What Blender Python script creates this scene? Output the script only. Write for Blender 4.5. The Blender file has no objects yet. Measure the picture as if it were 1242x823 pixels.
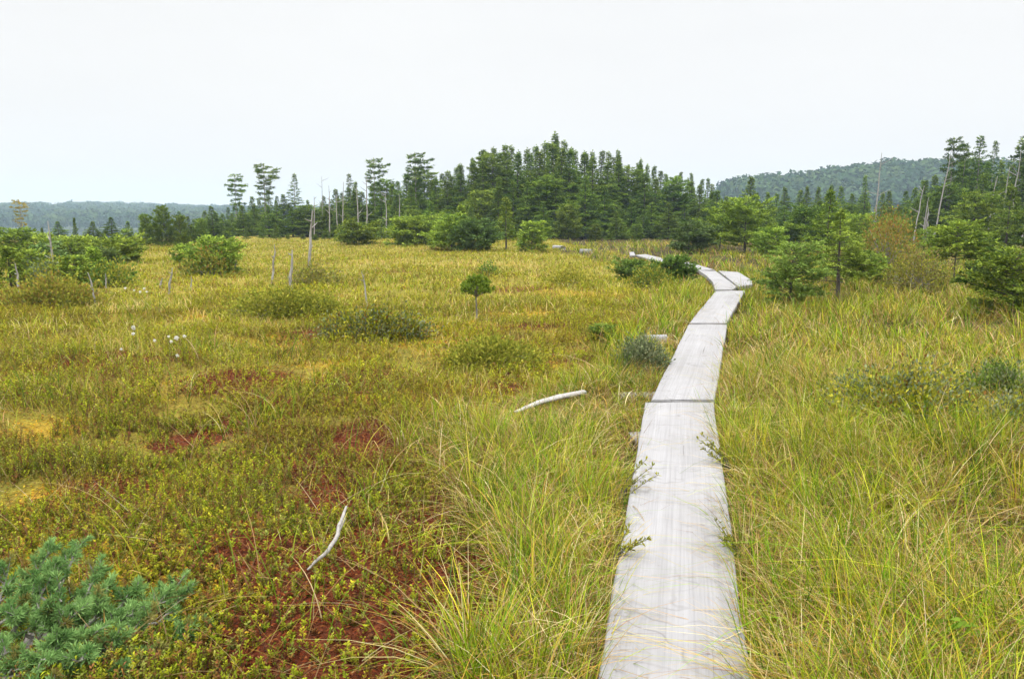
import bpy, math
import numpy as np
from mathutils import Vector, Matrix

PI = math.pi
scene = bpy.context.scene
col = scene.collection
RNG = np.random.default_rng(7)

# ------------------------------------------------------------------ camera
F, CX, CY, YH, EYE = 950.0, 621.0, 411.5, 262.0, 1.62
PITCH = math.atan((CY - YH) / F)
cam_d = bpy.data.cameras.new('camera')
cam = bpy.data.objects.new('camera', cam_d)
col.objects.link(cam)
cam.location = (0, 0, EYE)
cam.rotation_euler = (PI / 2 - PITCH, 0, 0)
cam_d.sensor_width = 36.0
cam_d.lens = 36.0 * F / 1242.0
cam_d.clip_start = 0.05
cam_d.clip_end = 9000
scene.camera = cam


def G(px, py, z=0.0):
    """point of the level plane z seen at a place of the photograph"""
    u, v = (px - CX) / F, (CY - py) / F
    d = np.array([u, math.cos(PITCH) + v * math.sin(PITCH), -math.sin(PITCH) + v * math.cos(PITCH)])
    t = (z - EYE) / d[2]
    return np.array([d[0] * t, d[1] * t, z])


def PX(y):            # metres per photo pixel at distance y
    return y / F


# ------------------------------------------------------------------ noise
def _hash(ix, iy, s):
    h = (ix * 374761393 + iy * 668265263 + s * 1442695041) & 0xffffffff
    h = ((h ^ (h >> 13)) * 1274126177) & 0xffffffff
    h = h ^ (h >> 16)
    return (h & 0xffff) / 65535.0


def vnoise(x, y, s=0):
    x = np.asarray(x, float); y = np.asarray(y, float)
    ix = np.floor(x).astype(np.int64); iy = np.floor(y).astype(np.int64)
    fx = x - ix; fy = y - iy
    fx = fx * fx * (3 - 2 * fx); fy = fy * fy * (3 - 2 * fy)
    a = _hash(ix, iy, s); b = _hash(ix + 1, iy, s)
    c = _hash(ix, iy + 1, s); d = _hash(ix + 1, iy + 1, s)
    return (a * (1 - fx) + b * fx) * (1 - fy) + (c * (1 - fx) + d * fx) * fy


def fbm(x, y, s=0, o=3):
    t = 0; a = .5; n = 0
    for k in range(o):
        t = t + a * vnoise(x * 2 ** k + 17.3 * k, y * 2 ** k - 9.1 * k, s + k); n += a; a *= .5
    return t / n


def sst(a, b, x):
    t = np.clip((x - a) / (b - a), 0, 1)
    return t * t * (3 - 2 * t)


# ------------------------------------------------------------------ mesh helpers
def mesh_np(name, V, Q, C=None, smooth=False):
    V = np.ascontiguousarray(V, np.float32).reshape(-1, 3)
    Q = np.ascontiguousarray(Q, np.int32).reshape(-1, 4)
    me = bpy.data.meshes.new(name)
    me.vertices.add(len(V)); me.vertices.foreach_set('co', V.ravel())
    me.loops.add(Q.size); me.loops.foreach_set('vertex_index', Q.ravel())
    me.polygons.add(len(Q)); me.polygons.foreach_set('loop_start', np.arange(len(Q), dtype=np.int32) * 4)
    if C is not None:
        C = np.asarray(C, np.float32)
        if C.shape[1] == 3:
            C = np.concatenate([C, np.ones((len(C), 1), np.float32)], 1)
        at = me.attributes.new('Col', 'FLOAT_COLOR', 'POINT')
        at.data.foreach_set('color', np.ascontiguousarray(C).ravel())
    me.update(calc_edges=True)
    if smooth:
        me.polygons.foreach_set('use_smooth', np.ones(len(Q), bool))
    return me


class MB:
    """collects quads with a colour per vertex"""
    def __init__(s):
        s.V, s.Q, s.C, s.n = [], [], [], 0

    def add(s, V, Q, C):
        V = np.asarray(V, float).reshape(-1, 3)
        C = np.asarray(C, float)
        if C.ndim == 1:
            C = np.tile(C, (len(V), 1))
        s.V.append(V); s.Q.append(np.asarray(Q).reshape(-1, 4) + s.n); s.C.append(C); s.n += len(V)

    def tube(s, P, R, c, k=6):
        P = np.asarray(P, float); R = np.asarray(R, float); n = len(P)
        T = np.gradient(P, axis=0); T /= np.linalg.norm(T, axis=1, keepdims=True) + 1e-9
        ref = np.array([1., 0, 0]) if abs(T[0][0]) < .8 else np.array([0, 1., 0])
        A = np.cross(T, ref); A /= np.linalg.norm(A, axis=1, keepdims=True) + 1e-9
        B = np.cross(T, A)
        a = np.arange(k) * 2 * PI / k
        V = P[:, None] + R[:, None, None] * (A[:, None] * np.cos(a)[None, :, None] + B[:, None] * np.sin(a)[None, :, None])
        i = np.arange(n - 1)[:, None] * k; j = np.arange(k)[None]; j2 = (j + 1) % k
        Q = np.stack([i + j, i + j2, i + k + j2, i + k + j], -1).reshape(-1, 4)
        s.add(V.reshape(-1, 3), Q, c)

    def strips(s, P, W, C):
        """N ribbons of S points: P (N,S,3), half-width vectors W (N,S,3), colours (N,S,3)"""
        N, S, _ = P.shape
        V = np.stack([P - W, P + W], 2).reshape(-1, 3)
        base = (np.arange(N) * S * 2)[:, None]; k = (np.arange(S - 1) * 2)[None]
        b = base + k
        Q = np.stack([b, b + 1, b + 3, b + 2], -1).reshape(-1, 4)
        s.add(V, Q, np.repeat(C.reshape(-1, 3), 2, 0))

    def leaves(s, P, D, N, L, W, C):
        """diamond leaves: base P, direction D, normal N (n,3), length L, half width W (n,), colours (n,3)"""
        D = D / (np.linalg.norm(D, axis=1, keepdims=True) + 1e-9)
        S = np.cross(D, N); S /= np.linalg.norm(S, axis=1, keepdims=True) + 1e-9
        U = np.cross(S, D)
        L = np.broadcast_to(L, (len(P),))[:, None]; W = np.broadcast_to(W, (len(P),))[:, None]
        m = P + D * L * .55 + U * L * .08
        V = np.stack([P, m - S * W, P + D * L - U * L * .04, m + S * W], 1).reshape(-1, 3)
        Q = np.arange(len(P) * 4).reshape(-1, 4)
        s.add(V, Q, np.repeat(C, 4, 0))

    def mesh(s, name, smooth=False):
        return mesh_np(name, np.concatenate(s.V), np.concatenate(s.Q), np.concatenate(s.C), smooth)


def link(name, me, mat, parent=None, loc=None):
    o = bpy.data.objects.new(name, me)
    if mat is not None and me is not None and not me.materials:
        me.materials.append(mat)
    col.objects.link(o)
    if parent is not None:
        o.parent = parent
    if loc is not None:
        o.location = loc
    return o


def tag(o, label=None, cat=None, group=None, kind=None):
    if label: o['label'] = label
    if cat: o['category'] = cat
    if group: o['group'] = group
    if kind: o['kind'] = kind
    return o


def thing(name, label, cat, loc, rz=0, group=None, scale=1.0):
    o = bpy.data.objects.new(name, None)
    o.empty_display_size = .2
    col.objects.link(o)
    o.location = loc; o.rotation_euler = (0, 0, rz)
    o.scale = (scale,) * 3 if np.isscalar(scale) else scale
    return tag(o, label, cat, group)


# ------------------------------------------------------------------ materials
def new_mat(name):
    m = bpy.data.materials.new(name); m.use_nodes = True
    nt = m.node_tree; nt.nodes.clear()
    return m, nt, nt.nodes, nt.links


def foliage_mat(name, trans=.35, vary=.25, gloss=0.0, rough=.5):
    m, nt, N, Lk = new_mat(name)
    out = N.new('ShaderNodeOutputMaterial')
    at = N.new('ShaderNodeAttribute'); at.attribute_name = 'Col'
    oi = N.new('ShaderNodeObjectInfo')
    hs = N.new('ShaderNodeHueSaturation')
    mr = N.new('ShaderNodeMapRange')
    mr.inputs['To Min'].default_value = 1 - vary; mr.inputs['To Max'].default_value = 1 + vary
    Lk.new(oi.outputs['Random'], mr.inputs['Value'])
    Lk.new(mr.outputs['Result'], hs.inputs['Value'])
    mr2 = N.new('ShaderNodeMapRange'); mr2.inputs['To Min'].default_value = .5 - .016 * (vary > 0); mr2.inputs['To Max'].default_value = .5 + .004 * (vary > 0)
    mu = N.new('ShaderNodeMath'); mu.operation = 'MULTIPLY'; mu.inputs[1].default_value = 7.31
    fr = N.new('ShaderNodeMath'); fr.operation = 'FRACT'
    Lk.new(oi.outputs['Random'], mu.inputs[0]); Lk.new(mu.outputs[0], fr.inputs[0]); Lk.new(fr.outputs[0], mr2.inputs['Value'])
    Lk.new(mr2.outputs['Result'], hs.inputs['Hue'])
    Lk.new(at.outputs['Color'], hs.inputs['Color'])
    di = N.new('ShaderNodeBsdfDiffuse'); tr = N.new('ShaderNodeBsdfTranslucent')
    mx = N.new('ShaderNodeMixShader'); mx.inputs[0].default_value = trans
    Lk.new(hs.outputs['Color'], di.inputs['Color']); Lk.new(hs.outputs['Color'], tr.inputs['Color'])
    Lk.new(di.outputs[0], mx.inputs[1]); Lk.new(tr.outputs[0], mx.inputs[2])
    last = mx
    if gloss:
        gl = N.new('ShaderNodeBsdfGlossy'); gl.inputs['Roughness'].default_value = rough
        gl.inputs['Color'].default_value = (.9, .95, 1, 1)
        m2 = N.new('ShaderNodeMixShader'); m2.inputs[0].default_value = gloss
        Lk.new(mx.outputs[0], m2.inputs[1]); Lk.new(gl.outputs[0], m2.inputs[2]); last = m2
    Lk.new(last.outputs[0], out.inputs['Surface'])
    return m


def ramp(N, stops, interp='LINEAR'):
    r = N.new('ShaderNodeValToRGB'); r.color_ramp.interpolation = interp
    el = r.color_ramp.elements
    while len(el) > 1: el.remove(el[-1])
    el[0].position = stops[0][0]; el[0].color = (*stops[0][1], 1)
    for p, c in stops[1:]:
        e = el.new(p); e.color = (*c, 1)
    return r


def noise_node(N, Lk, vec, scale, detail=4, rough=.55):
    n = N.new('ShaderNodeTexNoise'); n.inputs['Scale'].default_value = scale
    n.inputs['Detail'].default_value = detail; n.inputs['Roughness'].default_value = rough
    if vec is not None: Lk.new(vec, n.inputs['Vector'])
    return n


def bark_mat(name, c1, c2, scale=12):
    m, nt, N, Lk = new_mat(name)
    out = N.new('ShaderNodeOutputMaterial'); b = N.new('ShaderNodeBsdfPrincipled')
    tc = N.new('ShaderNodeTexCoord'); mp = N.new('ShaderNodeMapping'); mp.inputs['Scale'].default_value = (3, 3, .6)
    Lk.new(tc.outputs['Object'], mp.inputs['Vector'])
    n = noise_node(N, Lk, mp.outputs[0], scale, 5, .65)
    r = ramp(N, [(.3, c1), (.7, c2)])
    Lk.new(n.outputs[0], r.inputs[0]); Lk.new(r.outputs[0], b.inputs['Base Color'])
    b.inputs['Roughness'].default_value = .9
    bu = N.new('ShaderNodeBump'); bu.inputs['Strength'].default_value = .6; bu.inputs['Distance'].default_value = .01
    Lk.new(n.outputs[0], bu.inputs['Height']); Lk.new(bu.outputs[0], b.inputs['Normal'])
    Lk.new(b.outputs[0], out.inputs['Surface'])
    return m


M_GRASS = foliage_mat('sedge_blades', .27, 0, .005, .45)
M_HEATH = foliage_mat('heath_leaves', .2, 0)
M_NEEDLE = foliage_mat('conifer_needles', .24, .22)
M_LEAF = foliage_mat('shrub_leaves', .28, .12)
M_MOSS = foliage_mat('moss_heads', .2, 0)
M_HILL = foliage_mat('far_wood_leaves', .15, 0)
M_BARK = bark_mat('dark_bark', (.035, .028, .022), (.12, .10, .085))
M_GREYBARK = bark_mat('grey_bark', (.12, .105, .09), (.30, .28, .25))
M_DEAD = bark_mat('bleached_wood', (.15, .137, .122), (.36, .34, .31))
M_PALE = bark_mat('pale_dry_wood', (.22, .205, .19), (.42, .40, .375))
M_COTTON = foliage_mat('cotton_fluff', .3, 0)


def plank_mat():
    m, nt, N, Lk = new_mat('weathered_grey_plank')
    out = N.new('ShaderNodeOutputMaterial'); b = N.new('ShaderNodeBsdfPrincipled')
    tc = N.new('ShaderNodeTexCoord'); oi = N.new('ShaderNodeObjectInfo')
    off = N.new('ShaderNodeVectorMath'); off.operation = 'MULTIPLY_ADD'
    off.inputs[1].default_value = (0, 37, 5); cx = N.new('ShaderNodeCombineXYZ')
    for k in range(3): Lk.new(oi.outputs['Random'], cx.inputs[k])
    Lk.new(cx.outputs[0], off.inputs[0]); Lk.new(tc.outputs['Object'], off.inputs[2])
    P = off.outputs[0]
    sep = N.new('ShaderNodeSeparateXYZ'); Lk.new(P, sep.inputs[0])

    def mapped(sc):
        mp = N.new('ShaderNodeMapping'); mp.inputs['Scale'].default_value = sc
        Lk.new(P, mp.inputs['Vector']); return mp.outputs[0]
    grain = noise_node(N, Lk, mapped((95, 1.3, 20)), 1.0, 4, .65)      # fine fibres along the plank
    broad = noise_node(N, Lk, mapped((13, .35, 4)), 1.0, 3, .5)        # wider bands
    blot = noise_node(N, Lk, mapped((2.2, 1.4, 1)), 1.0, 4, .6)        # weather blotches
    r1 = ramp(N, [(.25, (.212, .208, .215)), (.5, (.262, .257, .264)), (.75, (.292, .287, .294))])
    Lk.new(grain.outputs[0], r1.inputs[0])
    r2 = ramp(N, [(.3, (.90, .895, .89)), (.6, (1, 1, 1))])
    Lk.new(broad.outputs[0], r2.inputs[0])
    r3 = ramp(N, [(.3, (.86, .85, .83)), (.55, (.97, .97, .97)), (.75, (1.05, 1.05, 1.05))])
    Lk.new(blot.outputs[0], r3.inputs[0])
    m1 = N.new('ShaderNodeMix'); m1.data_type = 'RGBA'; m1.blend_type = 'MULTIPLY'; m1.inputs[0].default_value = 1
    Lk.new(r1.outputs[0], m1.inputs[6]); Lk.new(r2.outputs[0], m1.inputs[7])
    m2 = N.new('ShaderNodeMix'); m2.data_type = 'RGBA'; m2.blend_type = 'MULTIPLY'; m2.inputs[0].default_value = 1
    Lk.new(m1.outputs[2], m2.inputs[6]); Lk.new(r3.outputs[0], m2.inputs[7])
    # spike knots of the branch whorls: V-shaped seams meeting on the pith
    ab = N.new('ShaderNodeMath'); ab.operation = 'ABSOLUTE'; Lk.new(sep.outputs[0], ab.inputs[0])
    wob = noise_node(N, Lk, mapped((5, 3, 1)), 1.0, 3, .6)
    w0 = N.new('ShaderNodeMath'); w0.operation = 'MULTIPLY_ADD'; w0.inputs[1].default_value = -.42
    Lk.new(ab.outputs[0], w0.inputs[0]); Lk.new(sep.outputs[1], w0.inputs[2])
    w1 = N.new('ShaderNodeMath'); w1.operation = 'MULTIPLY_ADD'; w1.inputs[1].default_value = .04
    Lk.new(wob.outputs[0], w1.inputs[0]); Lk.new(w0.outputs[0], w1.inputs[2])
    cxy = N.new('ShaderNodeCombineXYZ')
    sgn = N.new('ShaderNodeMath'); sgn.operation = 'MULTIPLY'; sgn.inputs[1].default_value = 2.3
    Lk.new(sep.outputs[0], sgn.inputs[0])
    w2 = N.new('ShaderNodeMath'); w2.operation = 'MULTIPLY'; w2.inputs[1].default_value = 3.3
    Lk.new(w1.outputs[0], w2.inputs[0])
    Lk.new(sgn.outputs[0], cxy.inputs[0]); Lk.new(w2.outputs[0], cxy.inputs[1])
    kn = N.new('ShaderNodeTexNoise'); kn.inputs['Scale'].default_value = 1.0; kn.inputs['Detail'].default_value = 2
    Lk.new(cxy.outputs[0], kn.inputs['Vector'])
    rk = ramp(N, [(.49, (0, 0, 0)), (.5, (1, 1, 1)), (.503, (1, 1, 1)), (.52, (0, 0, 0))])
    Lk.new(kn.outputs[0], rk.inputs[0])
    msk = noise_node(N, Lk, mapped((3.1, 2.3, 1)), 1.0, 2, .5)
    rm = ramp(N, [(.44, (0, 0, 0)), (.7, (.55, .55, .55))]); Lk.new(msk.outputs[0], rm.inputs[0])
    km = N.new('ShaderNodeMath'); km.operation = 'MULTIPLY'
    Lk.new(rk.outputs[0], km.inputs[0]); Lk.new(rm.outputs[0], km.inputs[1])
    m3 = N.new('ShaderNodeMix'); m3.data_type = 'RGBA'; m3.inputs[7].default_value = (.13, .12, .115, 1)
    Lk.new(km.outputs[0], m3.inputs[0]); Lk.new(m2.outputs[2], m3.inputs[6])
    # drying cracks along the fibres
    ck = noise_node(N, Lk, mapped((28, .55, 3)), 1.0, 5, .7)
    rc = ramp(N, [(.30, (1, 1, 1)), (.325, (0, 0, 0))]); Lk.new(ck.outputs[0], rc.inputs[0])
    m4 = N.new('ShaderNodeMix'); m4.data_type = 'RGBA'; m4.inputs[7].default_value = (.10, .09, .08, 1)
    Lk.new(rc.outputs[0], m4.inputs[0]); Lk.new(m3.outputs[2], m4.inputs[6])
    Lk.new(m4.outputs[2], b.inputs['Base Color'])
    b.inputs['Roughness'].default_value = .75
    b.inputs['Specular IOR Level'].default_value = .3
    sub = N.new('ShaderNodeMath'); sub.operation = 'SUBTRACT'
    Lk.new(grain.outputs[0], sub.inputs[0]); Lk.new(km.outputs[0], sub.inputs[1])
    s2 = N.new('ShaderNodeMath'); s2.operation = 'SUBTRACT'
    Lk.new(sub.outputs[0], s2.inputs[0]); Lk.new(rc.outputs[0], s2.inputs[1])
    bu = N.new('ShaderNodeBump'); bu.inputs['Strength'].default_value = .55; bu.inputs['Distance'].default_value = .006
    Lk.new(s2.outputs[0], bu.inputs['Height']); Lk.new(bu.outputs[0], b.inputs['Normal'])
    Lk.new(b.outputs[0], out.inputs['Surface'])
    return m


M_PLANK = plank_mat()

# ------------------------------------------------------------------ the walk
ZT = 0.12                                    # top of the planks
WALK = np.array([G(*p, ZT)[:2] for p in ((815, 1000), (817, 823), (823, 490), (858, 392), (883, 352), (862, 333), (838, 323), (800, 314), (768, 307), (740, 302))])
quad_planks = [
    ('long wide grey plank nearest the viewer, running out of the frame', ((694, 1000), (936, 1000), (866, 486.8), (783, 486.8))),
    ('second grey plank, between the wide dark gap and the thin joint beyond it', ((789.5, 484.2), (867, 484.2), (882, 392.8), (835, 392.8))),
    ('short third grey plank leading up to the walkway bend', ((836, 391.2), (881, 391.2), (904, 352.2), (868, 352.2))),
    ('grey plank leading away half hidden behind the green bush past the bend', ((847, 327.5), (867, 327.0), (836, 317.6), (819, 318.2))),
    ('grey plank past the bush with its thick side showing', ((803, 318.6), (820, 316.6), (783, 308.0), (771, 309.0))),
    ('short pale plank end at the far tip of the visible walkway', ((764, 309.8), (770.5, 309.5), (769, 305.3), (763.5, 305.5))),
]
poly_planks = [
    ('grey plank left of the diagonal seam on the walkway bend', ((867.5, 350.8), (889, 350.8), (893.5, 347.2), (868.5, 328.6), (848, 328.0), (857, 334), (864.5, 342.0))),
    ('grey plank right of the diagonal seam on the walkway bend', ((896, 347.2), (912.5, 344.6), (912, 339.6), (896, 329.8), (871.5, 328.2))),
]
QUADW = [np.array([G(*p, ZT)[:2] for p in q]) for _, q in quad_planks]
POLYW = [np.array([G(*p, ZT)[:2] for p in q]) for _, q in poly_planks]


def inside_poly(x, y, P):
    r = np.zeros(np.shape(x), bool); n = len(P)
    for i in range(n):
        x1, y1 = P[i]; x2, y2 = P[(i + 1) % n]
        c = ((y1 > y) != (y2 > y)) & (x < (x2 - x1) * (y - y1) / (y2 - y1 + 1e-12) + x1)
        r ^= c
    return r


def grow(P, m):
    c = P.mean(0); d = P - c
    return c + d * (1 + m / np.linalg.norm(d, axis=1, keepdims=True).clip(.05) * np.array([1, .3]))


GROWN = [grow(P, .03) for P in QUADW + POLYW]


def on_walk(x, y):
    r = np.zeros(np.shape(x), bool)
    for P in GROWN: r |= inside_poly(x, y, P)
    return r


def walk_side(x, y):
    """distance from the walk's centre line, positive on its right"""
    best = np.full(np.shape(x), 1e9); sg = np.ones(np.shape(x))
    for a, b in zip(WALK[:-1], WALK[1:]):
        d = b - a; l2 = d @ d
        t = np.clip(((x - a[0]) * d[0] + (y - a[1]) * d[1]) / l2, 0, 1)
        ex, ey = x - a[0] - t * d[0], y - a[1] - t * d[1]
        e = np.hypot(ex, ey); s = np.sign(ex * d[1] - ey * d[0])
        m = e < best
        best = np.where(m, e, best); sg = np.where(m, s, sg)
    return best * sg


# ------------------------------------------------------------------ terrain
def H(x, y):
    r = np.hypot(x, y)
    h = .26 * (fbm(x / 2.6, y / 2.6, 3) - .5) + .16 * (fbm(x / .8, y / .8, 9) - .5) + .35 * (fbm(x / 14, y / 14, 5) - .5) * sst(5, 25, r)
    s = np.abs(walk_side(x, y)) if np.ndim(x) else abs(walk_side(np.array([x]), np.array([y]))[0])
    k = sst(.25, 1.4, s)
    h = h * k - .03 * (1 - k)
    drop = sst(55, 125, y) * sst(-16, -40, x) + sst(120, 220, r)
    return h - 7.5 * np.clip(drop, 0, 1)


RED = [(400, 565, .35), (520, 640, .3), (470, 725, .38), (350, 725, .18), (255, 520, .25), (600, 420, .4), (700, 455, .3), (450, 460, .35), (290, 505, .18), (330, 490, .2), (352, 516, .2), (440, 528, .28), (472, 545, .28), (500, 705, .5), (395, 775, .42), (545, 690, .36), (450, 805, .34), (545, 760, .3), (425, 610, .3), (285, 465, .35), (130, 600, .25), (600, 455, .55), (530, 620, .3),
       (660, 400, .5), (480, 330, .8), (720, 430, .5), (460, 640, .3), (350, 800, .25), (150, 445, .7), (400, 410, .6), (620, 350, .6), (330, 690, .25), (560, 740, .25), (420, 550, .4), (300, 780, .25)]
ORA = [(110, 612, .45), (245, 725, .25), (400, 440, .9), (625, 440, .8), (560, 480, .7), (60, 445, .25), (40, 610, .2), (250, 385, 1.5), (700, 360, 1.2), (520, 400, 1.0), (640, 380, 1.0), (60, 520, .4),
       (470, 480, .5), (320, 420, .9), (120, 700, .25), (260, 800, .2), (430, 780, .2), (600, 510, .5), (180, 480, .6), (30, 690, .2)]


def blobs(lst, x, y, sq=1.9):
    m = np.zeros(np.shape(x))
    for px, py, r in lst:
        c = G(px, py)
        m = np.maximum(m, np.exp(-(((x - c[0]) / r) ** 2 + ((y - c[1]) / (r * 1.15)) ** 2) * .8))
    return m


def red_mask(x, y):
    n = fbm(x / .28, y / .28, 21); n2 = fbm(x / .9, y / .7, 22)
    return np.clip(2.2 * (blobs(RED, x, y) * .55 + .55 * (n - .5) + .5 * (n2 - .5)) + .10 - .28 * sst(4, 7, np.hypot(x, y)), 0, 1) * (blobs(RED, x, y) > .06) * (walk_side(x, y) < -.3)


def ora_mask(x, y):
    n = fbm(x / .35, y / .35, 31); n2 = fbm(x / 3.5, y / 2.5, 41)
    return np.clip(2.0 * (blobs(ORA, x, y) * .5 + .7 * (n - .5) + .6 * (n2 - .5)) - .17, 0, 1)


SW_Y = [0, 2.4, 3.5, 4.4, 5.4, 6.6, 7.5, 10, 16, 30, 45]
SW_W = [.15, .26, .55, .95, 1.45, 1.6, .7, .7, 1.2, 1.8, 2.5]


def sedge_mask(x, y):
    """how thick the tall sedge stands"""
    s = walk_side(x, y); r = np.hypot(x, y)
    n = fbm(x / .7, y / .7, 51); n2 = fbm(x / 3.2, y / 3.2, 55)
    right = (s > .2) * (.55 + .45 * sst(.35, .55, n)) * (1 - .45 * sst(.54, .66, n2))
    w = np.interp(y, SW_Y, SW_W)
    left = (s < -.2) * sst(w * 1.25 + .25, w * .7 + .25, -s + (n - .5) * .9) * (.6 + .4 * sst(.4, .6, n))
    return np.clip(right + left, 0, 1)


def build_ground():
    nr, na = 330, 640
    rr = .25 * (1390 / .25) ** (np.arange(nr) / (nr - 1.0))
    fa = np.linspace(-1, 1, na + 1)[:-1]
    aa = PI / 2 + PI * np.sign(fa) * (np.abs(fa) * .35 + .65 * np.abs(fa) ** 3)
    R, A = np.meshgrid(rr, aa, indexing='ij')
    X, Y = R * np.cos(A), R * np.sin(A)
    Z = H(X.ravel(), Y.ravel())
    V = np.stack([X.ravel(), Y.ravel(), Z], 1)
    V = np.concatenate([V, [[0, 0, H(np.zeros(1), np.zeros(1))[0]]]])
    i, j = np.meshgrid(np.arange(nr - 1), np.arange(na), indexing='ij'); j2 = (j + 1) % na
    Q = np.stack([i * na + j, (i + 1) * na + j, (i + 1) * na + j2, i * na + j2], -1).reshape(-1, 4)
    j = np.arange(0, na, 2)
    Q2 = np.stack([np.full(len(j), nr * na), j, (j + 1) % na, (j + 2) % na], -1)
    Q = np.concatenate([Q, Q2])
    x, y = V[:, 0], V[:, 1]
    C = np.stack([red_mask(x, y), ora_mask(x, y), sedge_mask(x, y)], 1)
    me = mesh_np('ground', V, Q, C, True)
    m, nt, N, Lk = new_mat('bog_moss_ground')
    out = N.new('ShaderNodeOutputMaterial'); b = N.new('ShaderNodeBsdfPrincipled')
    geo = N.new('ShaderNodeNewGeometry'); P = geo.outputs['Position']
    at = N.new('ShaderNodeAttribute'); at.attribute_name = 'Col'
    sp = N.new('ShaderNodeSeparateColor'); Lk.new(at.outputs['Color'], sp.inputs[0])
    n1 = noise_node(N, Lk, P, 3.0, 8, .65); n2 = noise_node(N, Lk, P, 45, 4, .7); n3 = noise_node(N, Lk, P, .35, 5, .6)
    base = ramp(N, [(.25, (.07, .045, .014)), (.42, (.13, .085, .02)), (.55, (.22, .165, .025)), (.68, (.13, .055, .018)), (.8, (.27, .21, .04))])
    Lk.new(n1.outputs[0], base.inputs[0])
    far = ramp(N, [(.3, (.13, .155, .025)), (.5, (.21, .20, .03)), (.7, (.29, .20, .03))]); Lk.new(n3.outputs[0], far.inputs[0])
    mixb = N.new('ShaderNodeMix'); mixb.data_type = 'RGBA'; mixb.inputs[0].default_value = .5
    Lk.new(base.outputs[0], mixb.inputs[6]); Lk.new(far.outputs[0], mixb.inputs[7])

    def layer(prev, fac_out, c1, c2, gain):
        ad = N.new('ShaderNodeMath'); ad.operation = 'MULTIPLY_ADD'; ad.inputs[1].default_value = 1.6; 
        Lk.new(fac_out, ad.inputs[0])
        sb = N.new('ShaderNodeMath'); sb.operation = 'SUBTRACT'; sb.inputs[1].default_value = .62
        Lk.new(n1.outputs[0], sb.inputs[0]); Lk.new(sb.outputs[0], ad.inputs[2])
        cl = N.new('ShaderNodeMath'); cl.operation = 'MULTIPLY'; cl.inputs[1].default_value = gain; cl.use_clamp = True
        Lk.new(ad.outputs[0], cl.inputs[0])
        cr = ramp(N, [(.3, c1), (.7, c2)]); Lk.new(n2.outputs[0], cr.inputs[0])
        mx = N.new('ShaderNodeMix'); mx.data_type = 'RGBA'
        Lk.new(cl.outputs[0], mx.inputs[0]); Lk.new(prev, mx.inputs[6]); Lk.new(cr.outputs[0], mx.inputs[7])
        return mx.outputs[2]
    c = layer(mixb.outputs[2], sp.outputs[1], (.22, .135, .018), (.34, .24, .028), .85)
    c = layer(c, sp.outputs[0], (.06, .018, .009), (.15, .042, .016), 1.5)
    c = layer(c, sp.outputs[2], (.02, .018, .008), (.065, .048, .02), 1.5)  # brown litter floor under sedge, darkened in colour to deepen the shaded gaps
    mm = N.new('ShaderNodeMix'); mm.data_type = 'RGBA'; mm.blend_type = 'MULTIPLY'; mm.inputs[0].default_value = .7
    rr2 = ramp(N, [(.25, (.35, .35, .35)), (.6, (1.2, 1.2, 1.2))]); Lk.new(n2.outputs[0], rr2.inputs[0])
    Lk.new(c, mm.inputs[6]); Lk.new(rr2.outputs[0], mm.inputs[7])
    Lk.new(mm.outputs[2], b.inputs['Base Color'])
    b.inputs['Roughness'].default_value = .95; b.inputs['Specular IOR Level'].default_value = .1
    bu = N.new('ShaderNodeBump'); bu.inputs['Strength'].default_value = .8; bu.inputs['Distance'].default_value = .02
    Lk.new(n2.outputs[0], bu.inputs['Height']); Lk.new(bu.outputs[0], b.inputs['Normal'])
    Lk.new(b.outputs[0], out.inputs['Surface'])
    tag(link('ground', me, m), kind='structure')


build_ground()


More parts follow.
